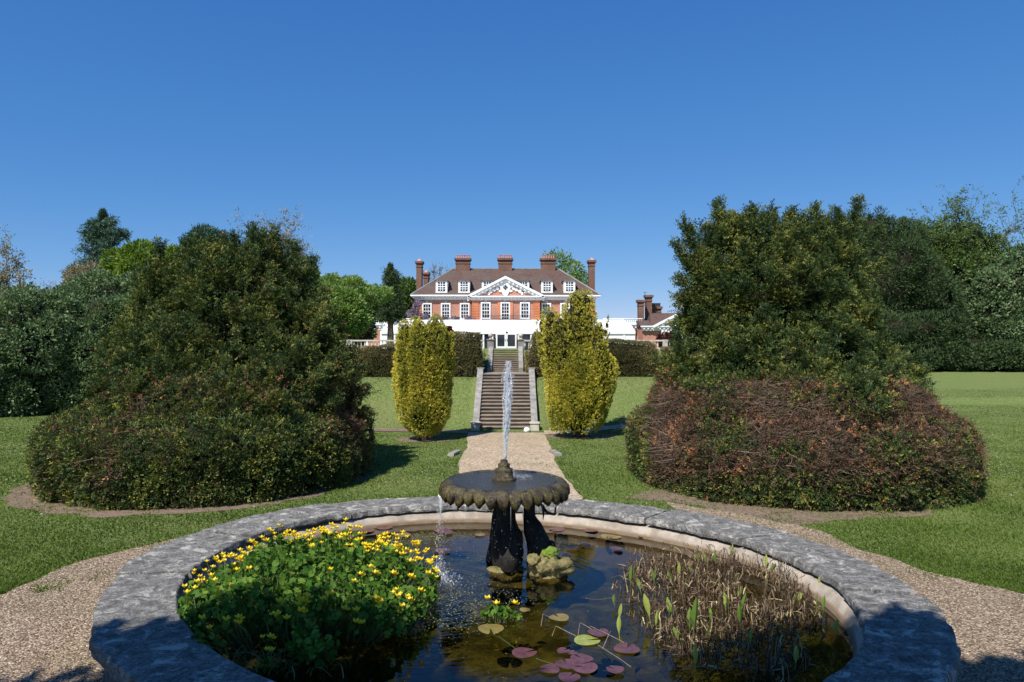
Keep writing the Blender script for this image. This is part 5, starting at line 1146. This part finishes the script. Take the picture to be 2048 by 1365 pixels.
    mb = MB(); mb.add(V.tolist(), F_); o = mb.build('pond_water', M['water'], smooth=True); o['kind'] = 'structure'
pond()

# ------------------------------------------------------------------ the fountain
FX, FY = -.084, 7.8
def fountain():
    root = thing('dolphin_fountain', 'dark lead fountain with a leaf-edged bowl held up by dolphins in the pond', 'fountain', (FX, FY, HW))
    zb = 1.10; NP = 34
    rows = [(0,.02),(.25,.02),(.50,.018),(.545,.028),(.565,.04),(.595,.043),(.63,.03),(.655,.008),(.672,-.02),(.678,-.05),(.672,-.08),(.645,-.095),(.56,-.10),(.45,-.12),(.30,-.16),(.2,-.2),(.15,-.24),(.12,-.27)]
    seg = NP*12
    def fn(j, th, r, z):
        u = (th*NP/(2*math.pi)) % 1; q = abs(2*u-1)                    # 0 at petal centre
        if 6 <= j <= 11:
            w_ = (j-5)/6; r += .034*w_*(1-q**3)-.02*w_-.012*w_*max(0,1-6*(1-q)); z += -.06*max(0, w_-.25)*(1-q**1.5)*1.5+.05*max(0, w_-.4)*(q**2)
            r += .004*math.sin(th*NP*4)*w_
        pi_ = int(th*NP/(2*math.pi)); hh_ = ((pi_*7919+13) % 17)/17-.5
        if j >= 8: z *= .88
        if 8 <= j <= 11: z += .036*hh_; r += .012*(((pi_*104729+5) % 13)/13-.5)+.004*math.sin(th*NP*6)
        r += .006*math.sin(3*th+1)+.004*math.sin(7*th); return r, z
    mb = MB(); mb.lathe(rows, FX, FY, zb, seg, fn=fn); mb.build('bowl', M['bowl'], root, smooth=True)
    mb = MB(); mb.lathe([(.545,0),(.4,.002),(.25,-.001),(.12,.001)], FX, FY, zb+.034, 60); mb.f = [f for f in mb.f if len(f) == 4]; mb.m = [0]*len(mb.f); mb.build('bowl_water', M['bowl_water'], root, smooth=True)
    mb = MB(); mb.lathe([(.125,0),(.13,.03),(.115,.05),(.095,.055),(.1,.085),(.09,.1),(.098,.12),(.09,.135),(.065,.14),(.06,.165),(.068,.18),(.055,.19),(.038,.195),(.04,.22),(.03,.23),(.012,.23)], FX, FY, zb+.02, 26,
        fn=lambda j, th, r, z: (r*(1+.02*math.sin(5*th)), z)); mb.build('nozzle', M['bowl'], root, smooth=True)
    # central pedestal
    def pf(j, th, r, z): return r*(1+.10*math.sin(3*th+1)*(1 if j < 7 else .4)+.03*math.sin(9*th)), z
    mb = MB(); mb.lathe([(.12,-.1),(.15,.02),(.165,.08),(.16,.2),(.17,.3),(.15,.37),(.12,.42),(.10,.5),(.095,.58),(.10,.66),(.125,.74),(.15,.8)], FX+.02, FY, HW-.02, 36, fn=pf); mb.build('pedestal', M['lead'], root, smooth=True)
    def dolphin(pts, rs, head, fin, finr=0):
        mb = MB(); n = 26; P_ = [Vector(p) for p in pts]; out = []
        for i in range(n+1):
            t = i/n*(len(P_)-1); k = min(int(t), len(P_)-2); f = t-k
            p0, p1, p2, p3 = P_[max(k-1,0)], P_[k], P_[k+1], P_[min(k+2, len(P_)-1)]
            q = .5*((2*p1)+(p2-p0)*f+(2*p0-5*p1+4*p2-p3)*f*f+(3*p1-p0-3*p2+p3)*f**3); r = rs[k]+(rs[k+1]-rs[k])*(f*f*(3-2*f)); out.append((q, r))
        mb.tube([o[0] for o in out], [o[1] for o in out], 16, sq=.86); d = mb.build('dolphin', M['lead'], root, smooth=True)
        for (a, b, c, w_) in fin:                                     # fin blades
            mf = MB(); a, b, c = Vector(a), Vector(b), Vector(c); k = 8; pts_ = []
            for i in range(k+1): t = i/k; pts_.append(a*(1-t)**2+b*2*t*(1-t)+c*t*t)
            mf.tube(pts_, [w_*(.35+.9*math.sin(math.pi*min(1, .15+.85*i/k))) for i in range(k+1)], 8, sq=.35); mf.build('fin', M['lead'], d, smooth=True)
        return d
    B = lambda px, py, dy=0: ((px-1008)*.00527*(FY+dy)/FY+FX, FY+dy, EYE-(py-682)*(FY+dy)/F)
    dolphin([B(1062,996,-.02), B(1058,1030,-.05), B(1068,1062,-.12), B(1078,1092,-.18), B(1074,1120,-.2), B(1070,1150,-.2)], [.055,.072,.115,.135,.115,.09], None,
            [(B(1078,1000,0), B(1090,1018,-.03), B(1086,1040,-.05), .018), (B(1086,1010,0), B(1090,1030,-.03), B(1111,1027,-.04), .018), (B(1096,1082,-.2), B(1106,1082,-.25), B(1112,1096,-.25), .03), (B(1090,1096,-.22), B(1100,1086,-.27), B(1100,1100,-.3), .04)])
    dolphin([B(1000,1000,.14), B(994,1040,.2), B(996,1080,.24), B(992,1120,.26), B(992,1150,.26)], [.05,.065,.10,.12,.1], None, [(B(984,1085,.2), B(978,1098,.22), B(984,1120,.2), .03)])
    dolphin([B(1016,1002,-.08), B(1010,1040,-.12), B(1022,1080,-.17), B(1020,1115,-.2), B(1018,1140,-.2)], [.05,.06,.10,.12,.09], None, [(B(1034,1060,-.14), B(1042,1066,-.2), B(1040,1080,-.2), .03), (B(1036,1088,-.16), B(1046,1100,-.2), B(1042,1120,-.2), .035)])
    # heads / rocks at water level
    def lump(name, px, py, dy, rx, ry, rz, m, seed, amp=.25, parent=root, fr=7):
        c = B(px, py, dy); V0, F0 = ICO[4]; r = np.array([rx, ry, rz]); p = V0*r; V_ = np.array(c)+p*(1+amp*vn(p+np.array(c), fr, seed)+amp*.5*vn(p+np.array(c), fr*2.6, seed+1))[:,None]
        mb = MB(); mb.add(V_.tolist(), F0.tolist()); return mb.build(name, M[m], parent, smooth=True)
    hd = lump('dolphin_head', 1101, 1133, -.3, .185, .16, .145, 'rock', 5, .42, fr=15)
    lump('moss_cushion', 1102, 1106, -.3, .085, .085, .06, 'moss', 6, .3, hd, 12); lump('brow', 1072, 1122, -.38, .06, .06, .07, 'rock', 7, .5, hd, 20)
    lump('base_rock', 1018, 1146, -.12, .19, .17, .075, 'rock', 8, .3); lump('base_rock', 1098, 1160, -.36, .14, .1, .05, 'rock', 9, .35); lump('base_rock', 1030, 1164, -.1, .3, .22, .05, 'bed', 10, .3)
fountain()

def spray():
    rng = np.random.default_rng(77); rr = random.Random(77); zt = 1.36; H = 1.02
    root = thing('water_jet', 'tall white jet of water shooting up from the fountain nozzle', 'water jet', (FX, FY, zt)); mb = MB()
    for k in range(26):
        ph = rr.uniform(0, 6.28); r1 = rr.uniform(.006, .052); n = 46; f1 = rr.uniform(8, 22); tmax = rr.uniform(.72, 1.0); t0 = 0 if k < 12 else rr.uniform(0, .6); pts, rs = [], []
        for i in range(n+1):
            t = t0+(tmax-t0)*i/n; w_ = r1*(.25+1.0*sstep(t, .0, .7))*(1-.85*sstep(t, .78, 1.0)); pts.append((FX+.012+t*.035+w_*math.cos(ph+f1*.25*t)+.006*math.sin(f1*3*t+ph), FY+w_*math.sin(ph+f1*.25*t), zt+H*t)); rs.append(max(.0015, (.0065+.0045*math.sin(f1*2.3*t*3+ph)+rr.uniform(-.003,.003))*(1-.5*(i/n)**4)))
        mb.tube(pts, rs, 6)
    mb.build('strands', M['spray'], root, smooth=True)
    V0 = np.array([[1,0,0],[0,1,0],[-1,0,0],[0,-1,0],[0,0,1.3],[0,0,-1.3]]); F0 = np.array([[0,1,4],[1,2,4],[2,3,4],[3,0,4],[1,0,5],[2,1,5],[3,2,5],[0,3,5]])
    def drops(name, C, r, parent):
        V_ = (C[:,None,:]+V0[None]*r[:,None,None]).reshape(-1,3); Q = (np.arange(len(C))[:,None,None]*6+F0[None]).reshape(-1,3); o = fast_mesh(name, V_, Q, None, M['spray'], parent); o['kind'] = 'stuff'; return o
    n = 2200; t = rng.random(n)**.6; w_ = (.012+.055*t)*(1-.7*sstep(t, .8, 1.))+.012*rng.random(n); th = rng.random(n)*6.28; ww = w_*np.sqrt(rng.random(n))*1.15
    drops('droplets', np.stack([FX+.012+t*.035+ww*np.cos(th), FY+ww*np.sin(th), zt+H*t*1.01], 1), .0015+.006*rng.random(n)**3, root)
    root = thing('falling_water', 'thin curtain of water falling from the left of the bowl into the pond', 'falling water', (FX-.63, FY, .3)); mb = MB(); cs = []
    zt2 = 1.0
    for k in range(9):
        a = rr.uniform(2.95, 3.55); rd = .665; x, y = FX+rd*math.cos(a), FY+rd*math.sin(a)-.02; L = rr.uniform(.12, .34); mb.tube([(x, y, zt2), (x-.006, y, zt2-L*.5), (x-.012+rr.uniform(-.01,.01), y, zt2-L)], [.005, .0035, .0015], 5)
    for k in range(30):
        a = rr.uniform(3.3, 6.1); rd = .66; x, y = FX+rd*math.cos(a), FY+rd*math.sin(a); L = rr.uniform(.02, .12) if rr.random() < .85 else rr.uniform(.2, .5); mb.tube([(x, y, 1.0), (x, y, 1.0-L*.5), (x, y, 1.0-L)], [.0022, .0012, .0006], 4)
    mb.build('strands', M['spray'], root, smooth=True)
    n = 420; t = rng.random(n); C = np.stack([FX-.665-.02*t+rng.normal(size=n)*(.012+.028*t), FY-.02+rng.normal(size=n)*.04, zt2-(zt2-HW)*t], 1); drops('droplets', C, .002+.0045*rng.random(n)**2, root)
    n = 380; C = np.stack([FX+rng.uniform(-.6,.62,n), FY-.3-rng.random(n)*.35, HW+.75*rng.random(n)], 1); drops('droplets', C, .0015+.0025*rng.random(n)**2, root)
    root = thing('splash', 'white splash where the falling water hits the pond left of the pedestal', 'splash', (-.78, 7.15, HW))
    n = 2400; r = np.abs(rng.normal(size=n))*.12; th = rng.random(n)*6.28; z = HW+.004+np.abs(rng.normal(size=n))*.12*np.exp(-r*6); C = np.stack([-.76+r*np.cos(th)+.25*(z-HW), 7.2+r*np.sin(th)*1.2, z], 1); drops('droplets', C, .002+.006*rng.random(n)**3, root)
    n = 700; C = np.stack([-.55+rng.normal(size=n)*.42, 6.85+rng.normal(size=n)*.4, np.full(n, HW+.003)], 1); drops('bubbles', C, .0015+.003*rng.random(n)**3, root)
    root = thing('small_jet', 'short thin spurt of water beside the fountain nozzle', 'water jet', (FX+.1, FY-.05, 1.14))
    C = np.stack([FX+.105+rng.normal(size=60)*.008, FY-.05+rng.normal(size=60)*.008, 1.15+.2*rng.random(60)], 1); drops('droplets', C, .002+.003*rng.random(60), root)
    C = np.stack([FX+.17+rng.normal(size=160)*.07, FY+.1+rng.normal(size=160)*.1, np.full(160, 1.145)+rng.random(160)*.02], 1); drops('bubbles', C, .002+.004*rng.random(160)**2, root)
spray()

# ------------------------------------------------------------------ pond plants
def disc_leaves(p, nrm, r, rng, n=8, cup=.25, notch=True):
    """round leaves as fans: p (k,3), nrm (k,3), r (k,)"""
    t = nrmz(np.cross(nrm, rng.normal(size=p.shape))); b = np.cross(nrm, t); th = np.linspace(.35, 2*np.pi-.35, n) if notch else np.linspace(0, 2*np.pi, n+1)[:-1]
    ring_ = [p+r[:,None]*(np.cos(a)*t+np.sin(a)*b)+nrm*(r*cup*(1+.5*np.sin(3*a+1)))[:,None] for a in th]
    V = np.stack([p]+ring_, 1).reshape(-1,3); k = len(p); f = np.array([[0, i+1, i+2] for i in range(n-1)]+([] if notch else [[0, n, 1]])); Q = (np.arange(k)[:,None,None]*(n+1)+f[None]).reshape(-1,3)
    return V, Q, len(f)
def stems(a, b, w_, rng, bend=.05, seg=4):
    """thin crossed strips from a to b"""
    d = b-a; o = rng.normal(size=a.shape)*bend*np.linalg.norm(d, axis=1, keepdims=True); Vt = []
    s1 = nrmz(np.cross(d, rng.normal(size=a.shape))); 
    for j in range(seg+1):
        t = j/seg; q = a+d*t+o*4*t*(1-t); wd = w_[:,None]*(1-.5*t); Vt += [q+s1*wd, q-s1*wd]
    V = np.stack(Vt, 1).reshape(-1,3); f = np.array([[2*j, 2*j+1, 2*j+3, 2*j+2] for j in range(seg)]); Q = (np.arange(len(a))[:,None,None]*(2*seg+2)+f[None]).reshape(-1,4); return V, Q, seg
def marigold(label, cx, cy, rx, ry, h, nleaf, nfl, seed, lr=.045, edge=.62, flmin=None, grp=None):
    rng = np.random.default_rng(seed); root = thing('marsh_marigold', label, 'pond plant', (cx, cy, HW), grp)
    th = rng.random(nleaf)*6.28; q = np.sqrt(rng.random(nleaf)); x, y = cx+rx*q*np.cos(th), cy+ry*q*np.sin(th)
    inside = (np.hypot(x-PC[0], y-PC[1]) < 2.86) & ((q < .72) | (vn(np.stack([x,y,0*x],1), 4.5, seed+2) > -.15)) & (vn(np.stack([x,y,0*x],1), 9, seed+3) > -.5); x, y, q = x[inside], y[inside], q[inside]; n = len(x)
    top = h*(1-.55*q**2.5)*(1+.45*vn(np.stack([x,y,0*x],1), 2.5, seed)+.25*vn(np.stack([x,y,0*x],1), 7, seed+1)); z = HW+top*(.25+.75*rng.random(n)**.45)
    p = np.stack([x, y, z], 1); nn = nrmz(rng.normal(size=p.shape)*.85+np.stack([(x-cx)*.5,(y-cy)*.5-.35, .6+0*x], 1)); r = lr*(.4+1.0*rng.random(n)**1.5)
    V, Q, k = disc_leaves(p, nn, r, rng, 8, .22); fast_mesh('leaves', V, Q, np.repeat(np.clip(.2+.8*rng.random(n), 0, 1), k), M['leaf_broad'], root)
    a = p.copy(); a[:,2] = HW-.03; a[:,:2] += (np.array([cx,cy])-a[:,:2])*.18; V, Q, k = stems(a, p, np.full(n, .003), rng, .08); fast_mesh('stems', V, Q, np.repeat(rng.random(n), k), M['stem'], root)
    # flowers, each a part of its own for the hundred largest
    m = nfl; th = rng.random(m*6)*6.28; q = rng.random(m*6)**.5; x, y = cx+rx*q*np.cos(th), cy+ry*q*np.sin(th); wgt = (rng.random(m*6) < np.where(y > cy+.05, .95, .5*(q > edge)+.16)); x, y, q = x[wgt], y[wgt], q[wgt]
    ins = np.hypot(x-PC[0], y-PC[1]) < 2.86; x, y, q = x[ins][:m], y[ins][:m], q[ins][:m]; m = len(x)
    z = HW+h*(1-.55*q**2.5)*(1+.45*vn(np.stack([x,y,0*x],1), 2.5, seed)+.25*vn(np.stack([x,y,0*x],1), 7, seed+1))+.03+.07*rng.random(m)
    g = vn(np.stack([x*6, y*6, 0*x], 1), 1, seed)
    order = np.argsort(y); F0 = [(0,1,2,3)]
    def fl(mb, c, s, tilt):
        for i in range(5):
            a_ = 2*math.pi*i/5+tilt[0]; d = Vector((math.cos(a_)*.85, math.sin(a_)*.85, .75)); e = Vector((-math.sin(a_), math.cos(a_), 0)); C = Vector(c)
            mb.add([C, C+d*s*.6+e*s*.42, C+d*s*1.05+Vector((0,0,s*.1)), C+d*s*.6-e*s*.42], F0)
        mb.add([Vector(c)+Vector((s*.25*math.cos(t), s*.25*math.sin(t), s*.22)) for t in (0,1.26,2.5,3.77,5.0)], [(0,1,2,3,4)])
    rest = MB(); cnt = 0
    for j, i in enumerate(order):
        s = .026+.014*rng.random(); tl = (rng.random()*6, 0)
        if cnt < 99:
            mb = MB(); fl(mb, (x[i], y[i], z[i]), s, tl); fl(mb, (x[i]+.025, y[i]+.01, z[i]-.012), s*.7, tl) if rng.random() < .35 else None; mb.build('flower', M['petal'], root); cnt += 1
        else: fl(rest, (x[i], y[i], z[i]), s, tl)
    if rest.v: o = rest.build('flowers', M['petal'], root); o['kind'] = 'stuff'
    b = np.stack([x, y, z-.004], 1); a = b.copy(); a[:,2] = HW+.08; a[:,:2] += (np.array([cx,cy])-a[:,:2])*.15; V, Q, k = stems(a, b, np.full(m, .0025), rng, .06); fast_mesh('flower_stalks', V, Q, np.repeat(.4+.5*rng.random(m), k), M['stem'], root)
    return root
marigold('large clump of marsh marigold with bright yellow flowers filling the left of the pond', -1.78, 6.6, 1.12, 1.45, .43, 9000, 270, 111, .027)
marigold('small tuft of marsh marigold with two yellow flowers in the middle of the pond', *[(lambda t: t)(v) for v in ((1003-1024)*(EYE-HW)*F/(1240-682)/F, (EYE-HW)*F/(1240-682))], .17, .12, .14, 90, 3, 112, .028)
def grass_clump(label, px, py, n, L, seed, m, w_=.004, grp=None, spread=.2, droop=.5):
    rng = np.random.default_rng(seed); x, y = G(px, py, HW); root = thing('sedge_clump', label, 'pond plant', (x, y, HW), grp); seg = 6
    a = np.stack([x+rng.normal(size=n)*spread, y+rng.normal(size=n)*spread*.7, np.full(n, HW-.01)], 1); th = rng.random(n)*6.28; out = np.stack([np.cos(th), np.sin(th), 0*th], 1); Ln = L*(.5+.7*rng.random(n)); Vt = []
    s = np.stack([-np.sin(th), np.cos(th), 0*th], 1)*w_
    for j in range(seg+1):
        t = j/seg; q = a+out*(Ln*droop*t**1.6)[:,None]+np.array([0,0,1.])*(Ln*(t-.72*t*t*droop*1.3))[:,None]; Vt += [q+s*(1-.8*t), q-s*(1-.8*t)]
    V = np.stack(Vt, 1).reshape(-1,3); f = np.array([[2*j, 2*j+1, 2*j+3, 2*j+2] for j in range(seg)]); Q = (np.arange(n)[:,None,None]*(2*seg+2)+f[None]).reshape(-1,4); fast_mesh('blades', V, Q, np.repeat(rng.random(n), seg), m, root)
grass_clump('arching pale sedge blades in the shade below the big marigold clump', 545, 1330, 130, .26, 121, M['stem'], .004, None, .22, .8)
grass_clump('small pale sedge tuft at the right end of the marigold clump', 838, 1225, 70, .13, 122, M['stem'], .003, None, .07, .7)
# dead reed bed and young shoots
def reeds():
    rng = np.random.default_rng(131); n = 5200; th = rng.random(n)*6.28; q = np.sqrt(rng.random(n)); x, y = 1.95+1.0*q*np.cos(th)-.1*(q*np.sin(th)), 6.55+1.55*q*np.sin(th)
    ok = (np.hypot(x-PC[0], y-PC[1]) < 2.8) & (vn(np.stack([x,y,0*x],1), 2.2, 6) > -.55) & ((x > 1.15) | (rng.random(n) < .3)); x, y = x[ok], y[ok]; n = len(x)
    a = np.stack([x, y, np.full(n, HW-.01)], 1); lie = rng.random(n) < .38; h = (.04+.19*rng.random(n)**2)*np.where(lie, .12, 1)
    d = np.stack([rng.normal(size=n)*np.where(lie, .16, .02), rng.normal(size=n)*np.where(lie, .1, .02), h], 1); V1, Q1, k = stems(a, a+d, .0022+.003*rng.random(n), rng, .1)
    c = a+d; up = ~lie; c = c[up]; m = len(c); d2 = np.stack([rng.normal(size=m)*.03, rng.normal(size=m)*.03, -.03-.04*rng.random(m)], 1); V2, Q2, k2 = stems(c, c+d2, .003+.003*rng.random(m), rng, .15, 4)
    o = fast_mesh('dead_reeds', np.concatenate([V1, V2]), np.concatenate([Q1, Q2+len(V1)]), np.concatenate([np.repeat(rng.random(n), k), np.repeat(.3+.7*rng.random(m), k2)]), M['reed'])
    tag(o, 'mass of broken brown reed stalks filling the right of the pond', 'dead reeds', kind='stuff')
    # shoots: lance-like young leaves
    def shoot_mesh(h, w_, m, seed):
        r2 = random.Random(seed); mb = MB(); k = 7; bx, by = r2.uniform(-.02,.02), r2.uniform(-.02,.02); left, mid, right = [], [], []
        for i in range(k+1):
            t = i/k; prof = .10+.9*math.sin(math.pi*min(1, max(0, (t-.35)/.65)))**.8 if t > .35 else .10; x_ = bx*t*t; y_ = by*t*t; ww = w_*prof*.5
            left.append((x_-ww, y_+.15*ww, h*t)); mid.append((x_, y_-.35*ww, h*t)); right.append((x_+ww, y_+.15*ww, h*t))
        vs = left+mid+right; fs = []
        for i in range(k): fs += [(i, k+1+i, k+2+i, i+1), (k+1+i, 2*k+2+i, 2*k+3+i, k+2+i)]
        mb.add(vs, fs); me = bpy.data.meshes.new('shoot'); me.from_pydata(mb.v, [], mb.f); me.attributes.new('var', 'FLOAT', 'FACE').data.foreach_set('value', [m]*len(mb.f)); me.materials.append(M['shoot']); return me
    protos = [shoot_mesh(.2, .03, v, s) for s, v in enumerate((.2, .5, .8, .95))]
    spots = [(1308,1170,.9),(1384,1160,.8),(1238,1250,.9),(1302,1250,1.3),(1262,1185,1.2),(1346,1170,.9),(1360,1100+60,.9),(1412,1130,.8),(1433,1135,1.1),(1398,1130,.7),(1465,1125,.9),(1452,1230,1.2),(1478,1240,1.1),(1345,1250,1.2),(1312,1270,.9),(1530,1145,.9),(1545,1150,.8),(1613,1150,1.1),(1560,1150,.7),(1640,1190,1.),(1646,1230,.8),(1635,1225,1.),(1600,1215,.9),(1585,1220,.8),(1478,1200,.7),(1360,1290,.9),(1415,1290,.8),(1500,1300,1.),(1380,1275,1.1),(1420,1250,.7),(1668,1280,1.),(1590,1340,1.),(1230,1215,.7),(1283,1190,.9),(1240,1280,.9),(1390,1345,1.)]
    made = []
    for i, (px, py, s) in enumerate(spots):
        x_, y_ = G(px, py, HW); o = bpy.data.objects.new('reed_shoot', protos[i % 4]); COL.objects.link(o); o.location = (x_, y_, HW-.01); o.scale = (s*1.35, s*1.35, s*rng.uniform(.8, 1.15)); o.rotation_euler = (rng.uniform(-.15,.15), rng.uniform(-.2,.2), rng.uniform(-.8,.8))
        tag(o, 'yellow green young shoot standing among the dead brown reeds', 'shoot', 'young green shoots among the dead reeds'); made.append(o)
    rank_labels(made, '%s yellow green young shoot from the left among the dead brown reeds')
    for i, (px, py, s, w_, lab) in enumerate([(1386,1290,1.9,.06,'broad dark green lance leaf at the left edge of the reed bed'),(1480,1262,1.1,.05,'short broad green lance leaf right of the tallest one'),(1618,1165,1.0,.03,'pointed green leaf at the far right corner of the reed bed')]):
        me = shoot_mesh(.2, w_, .12, 20+i); x_, y_ = G(px, py, HW); o = bpy.data.objects.new('lance_leaf', me); COL.objects.link(o); o.location = (x_, y_, HW-.01); o.scale = (1, 1, s); o.rotation_euler = (0, .05, .3); tag(o, lab, 'leaf')
reeds()
def pad(px, py, wpx, m, lab, seed, grp=None, rot=0., lift=.006, asp=1.0):
    x, y = G(px, py, HW); r = wpx*.5*y/F; rr_ = random.Random(seed); n = 26; vs = [(0, 0, lift)]; 
    for ring_i, q in enumerate((.55, 1.0)):
        for i in range(n): a = rot+.18+(2*math.pi-.36)*i/(n-1); rr2 = r*q*(1+.04*math.sin(3*a+seed)); vs.append((rr2*math.cos(a), rr2*math.sin(a)*asp, lift+(.004*math.sin(2*a+seed) if q == 1 else 0)))
    fs = [(0, i+1, i+2) for i in range(n-1)]+[(1+i, 1+n+i, 2+n+i, 2+i) for i in range(n-1)]; mb = MB(); mb.add([(v[0]+x, v[1]+y, v[2]+HW) for v in vs], fs)
    o = mb.build('lily_pad', M[m], org=(x, y, HW)); tag(o, lab, 'lily pad', grp); return o
gp = 'water lily pads in the near part of the pond'
for i, (px, py, w_, m, lab, rot) in enumerate([
 (981,1258,52,'pad_bronze','bronze green lily pad just below the small marigold tuft',4.8),(1048,1306,50,'pad_purple','single purple lily pad alone below the bronze green pad',.4),(1174,1282,52,'pad_green','bright green lily pad, the only green one',.2),
 (1254,1299,52,'pad_purple','purple lily pad right of the bright green pad, by the reeds',1.2),(1099,1341,42,'pad_purple','leftmost purple pad of the cluster at the bottom',3.0),(1133,1331,46,'pad_purple','purple pad in the middle of the bottom cluster',1.8),(1168,1338,54,'pad_purple','rightmost and largest purple pad of the bottom cluster',2.9),
 (1138,1358,44,'pad_purple','nearest purple pad of the bottom cluster, cut by the photo edge',1.),(1163,1321,46,'pad_purple','farthest purple pad of the bottom cluster',2.2),(1128,1306,28,'pad_purple','small curled reddish pad left of the green pad',.9),(1146,1311,20,'pad_purple','tiny reddish pad touching the small curled one',.9),
 (1118,1240,40,'pad_bronze','half sunken bronze pad above the bent stems',2.),(1196,1270,42,'pad_purple','dark half sunken pad behind the green pad',1.4),(1230,1345,36,'pad_purple','dim purple pad in the shade right of the bottom cluster',2.4),(1050,1225,22,'pad_bronze','small yellow pad right of the small marigold tuft',0.)]):
    pad(px, py, w_, m, lab, i+1, gp, rot, .005+.0016*i)
rr = random.Random(5); far_pads = []
for i in range(22):
    px = rr.uniform(700, 1240); py = rr.uniform(1056, 1078) if i < 16 else rr.uniform(1080, 1120)
    if 970 < px < 1120 and py > 1070: px += 180
    o = pad(px, py, rr.uniform(20, 34), 'pad_purple' if rr.random() < .8 else 'pad_bronze', 'small purple brown lily pad floating along the far wall of the pond', 40+i, 'small lily pads along the far wall of the pond', rr.uniform(0, 6), .003+.0012*i); far_pads.append(o)
rank_labels(far_pads, '%s small purple brown lily pad from the left along the far wall of the pond')
def stick(name, pts, r, m, lab, grp):
    mb = MB(); mb.tube([tuple(p) for p in pts], [r]*len(pts), 5); b = pts[0]; tag(mb.build(name, m, org=tuple(b)), lab, 'stem', grp)
def W_(px, py, h=0.0): x, y = G(px, py, HW+h); return Vector((x, y, HW+h))
gs = 'bent dead lily stems among the pads'
stick('dead_stalk', [W_(996,1272,.002), W_(1030,1296,.003)], .003, M['stem'], 'green stem joining the bronze pad to the single purple pad', gs); stick('dead_stalk', [W_(1072,1317,.003), W_(1112,1330,.003)], .003, M['stem'], 'green stem between the single purple pad and the bottom cluster', gs)
dry = []
for i, (a, b, c) in enumerate([((1104,1272),(1112,1252),(1152,1272)),((1082,1252),(1086,1228),(1102,1236)),((1156,1270),(1160,1245),(1190,1262)),((1205,1298),(1218,1268),(1222,1262)),((1196,1290),(1240,1318),(1262,1334)),((1180,1252),(1215,1268),(1250,1286))]):
    stick('dead_stalk', [W_(*a, .0), W_(*b, .05), W_(*c, .002)], .0026, M['dry'], 'pale bent dead stem standing out of the water between the pads', gs)
rank_labels([o for o in bpy.data.objects if o.name.startswith('dead_stalk') and 'pale bent' in o.get('label','')], '%s pale bent dead stem from the left, standing between the lily pads')
rng = np.random.default_rng(140); n = 900; x = np.concatenate([rng.normal(size=n)*.3-.5, rng.normal(size=700)*.25-1.0]); y = np.concatenate([rng.normal(size=n)*.35+6.55, rng.normal(size=700)*.2+8.9]); ok = np.hypot(x-PC[0], y-PC[1]) < 2.5; x, y = x[ok], y[ok]; n = len(x)
p = np.stack([x, y, np.full(n, HW+.007)+rng.random(n)*.004], 1); V, Q, k = disc_leaves(p, np.tile([0,0,1.], (n,1)), .003+.006*rng.random(n)**2, rng, 6, .0, False)
tag(fast_mesh('floating_algae', V, Q, np.repeat(rng.random(n), k), M['algae']), 'specks of pale green algae floating in front of the fountain', 'algae', kind='stuff')
for (px, py, lab) in ((765, 1024, 'small blue plastic cap on the far left inner wall of the pond'), (1699, 1208, 'small blue plastic cap on the right inner wall of the pond')):
    x, y = G(px, py, .32); x -= (x-PC[0])*.012; y -= (y-PC[1])*.012; mb = MB(); mb.lathe([(.016,0),(.016,.02),(.012,.028),(.004,.03)], x, y, .30, 12); tag(mb.build('plastic_cap', M['blue'], org=(x, y, .30), smooth=True), lab, 'cap')
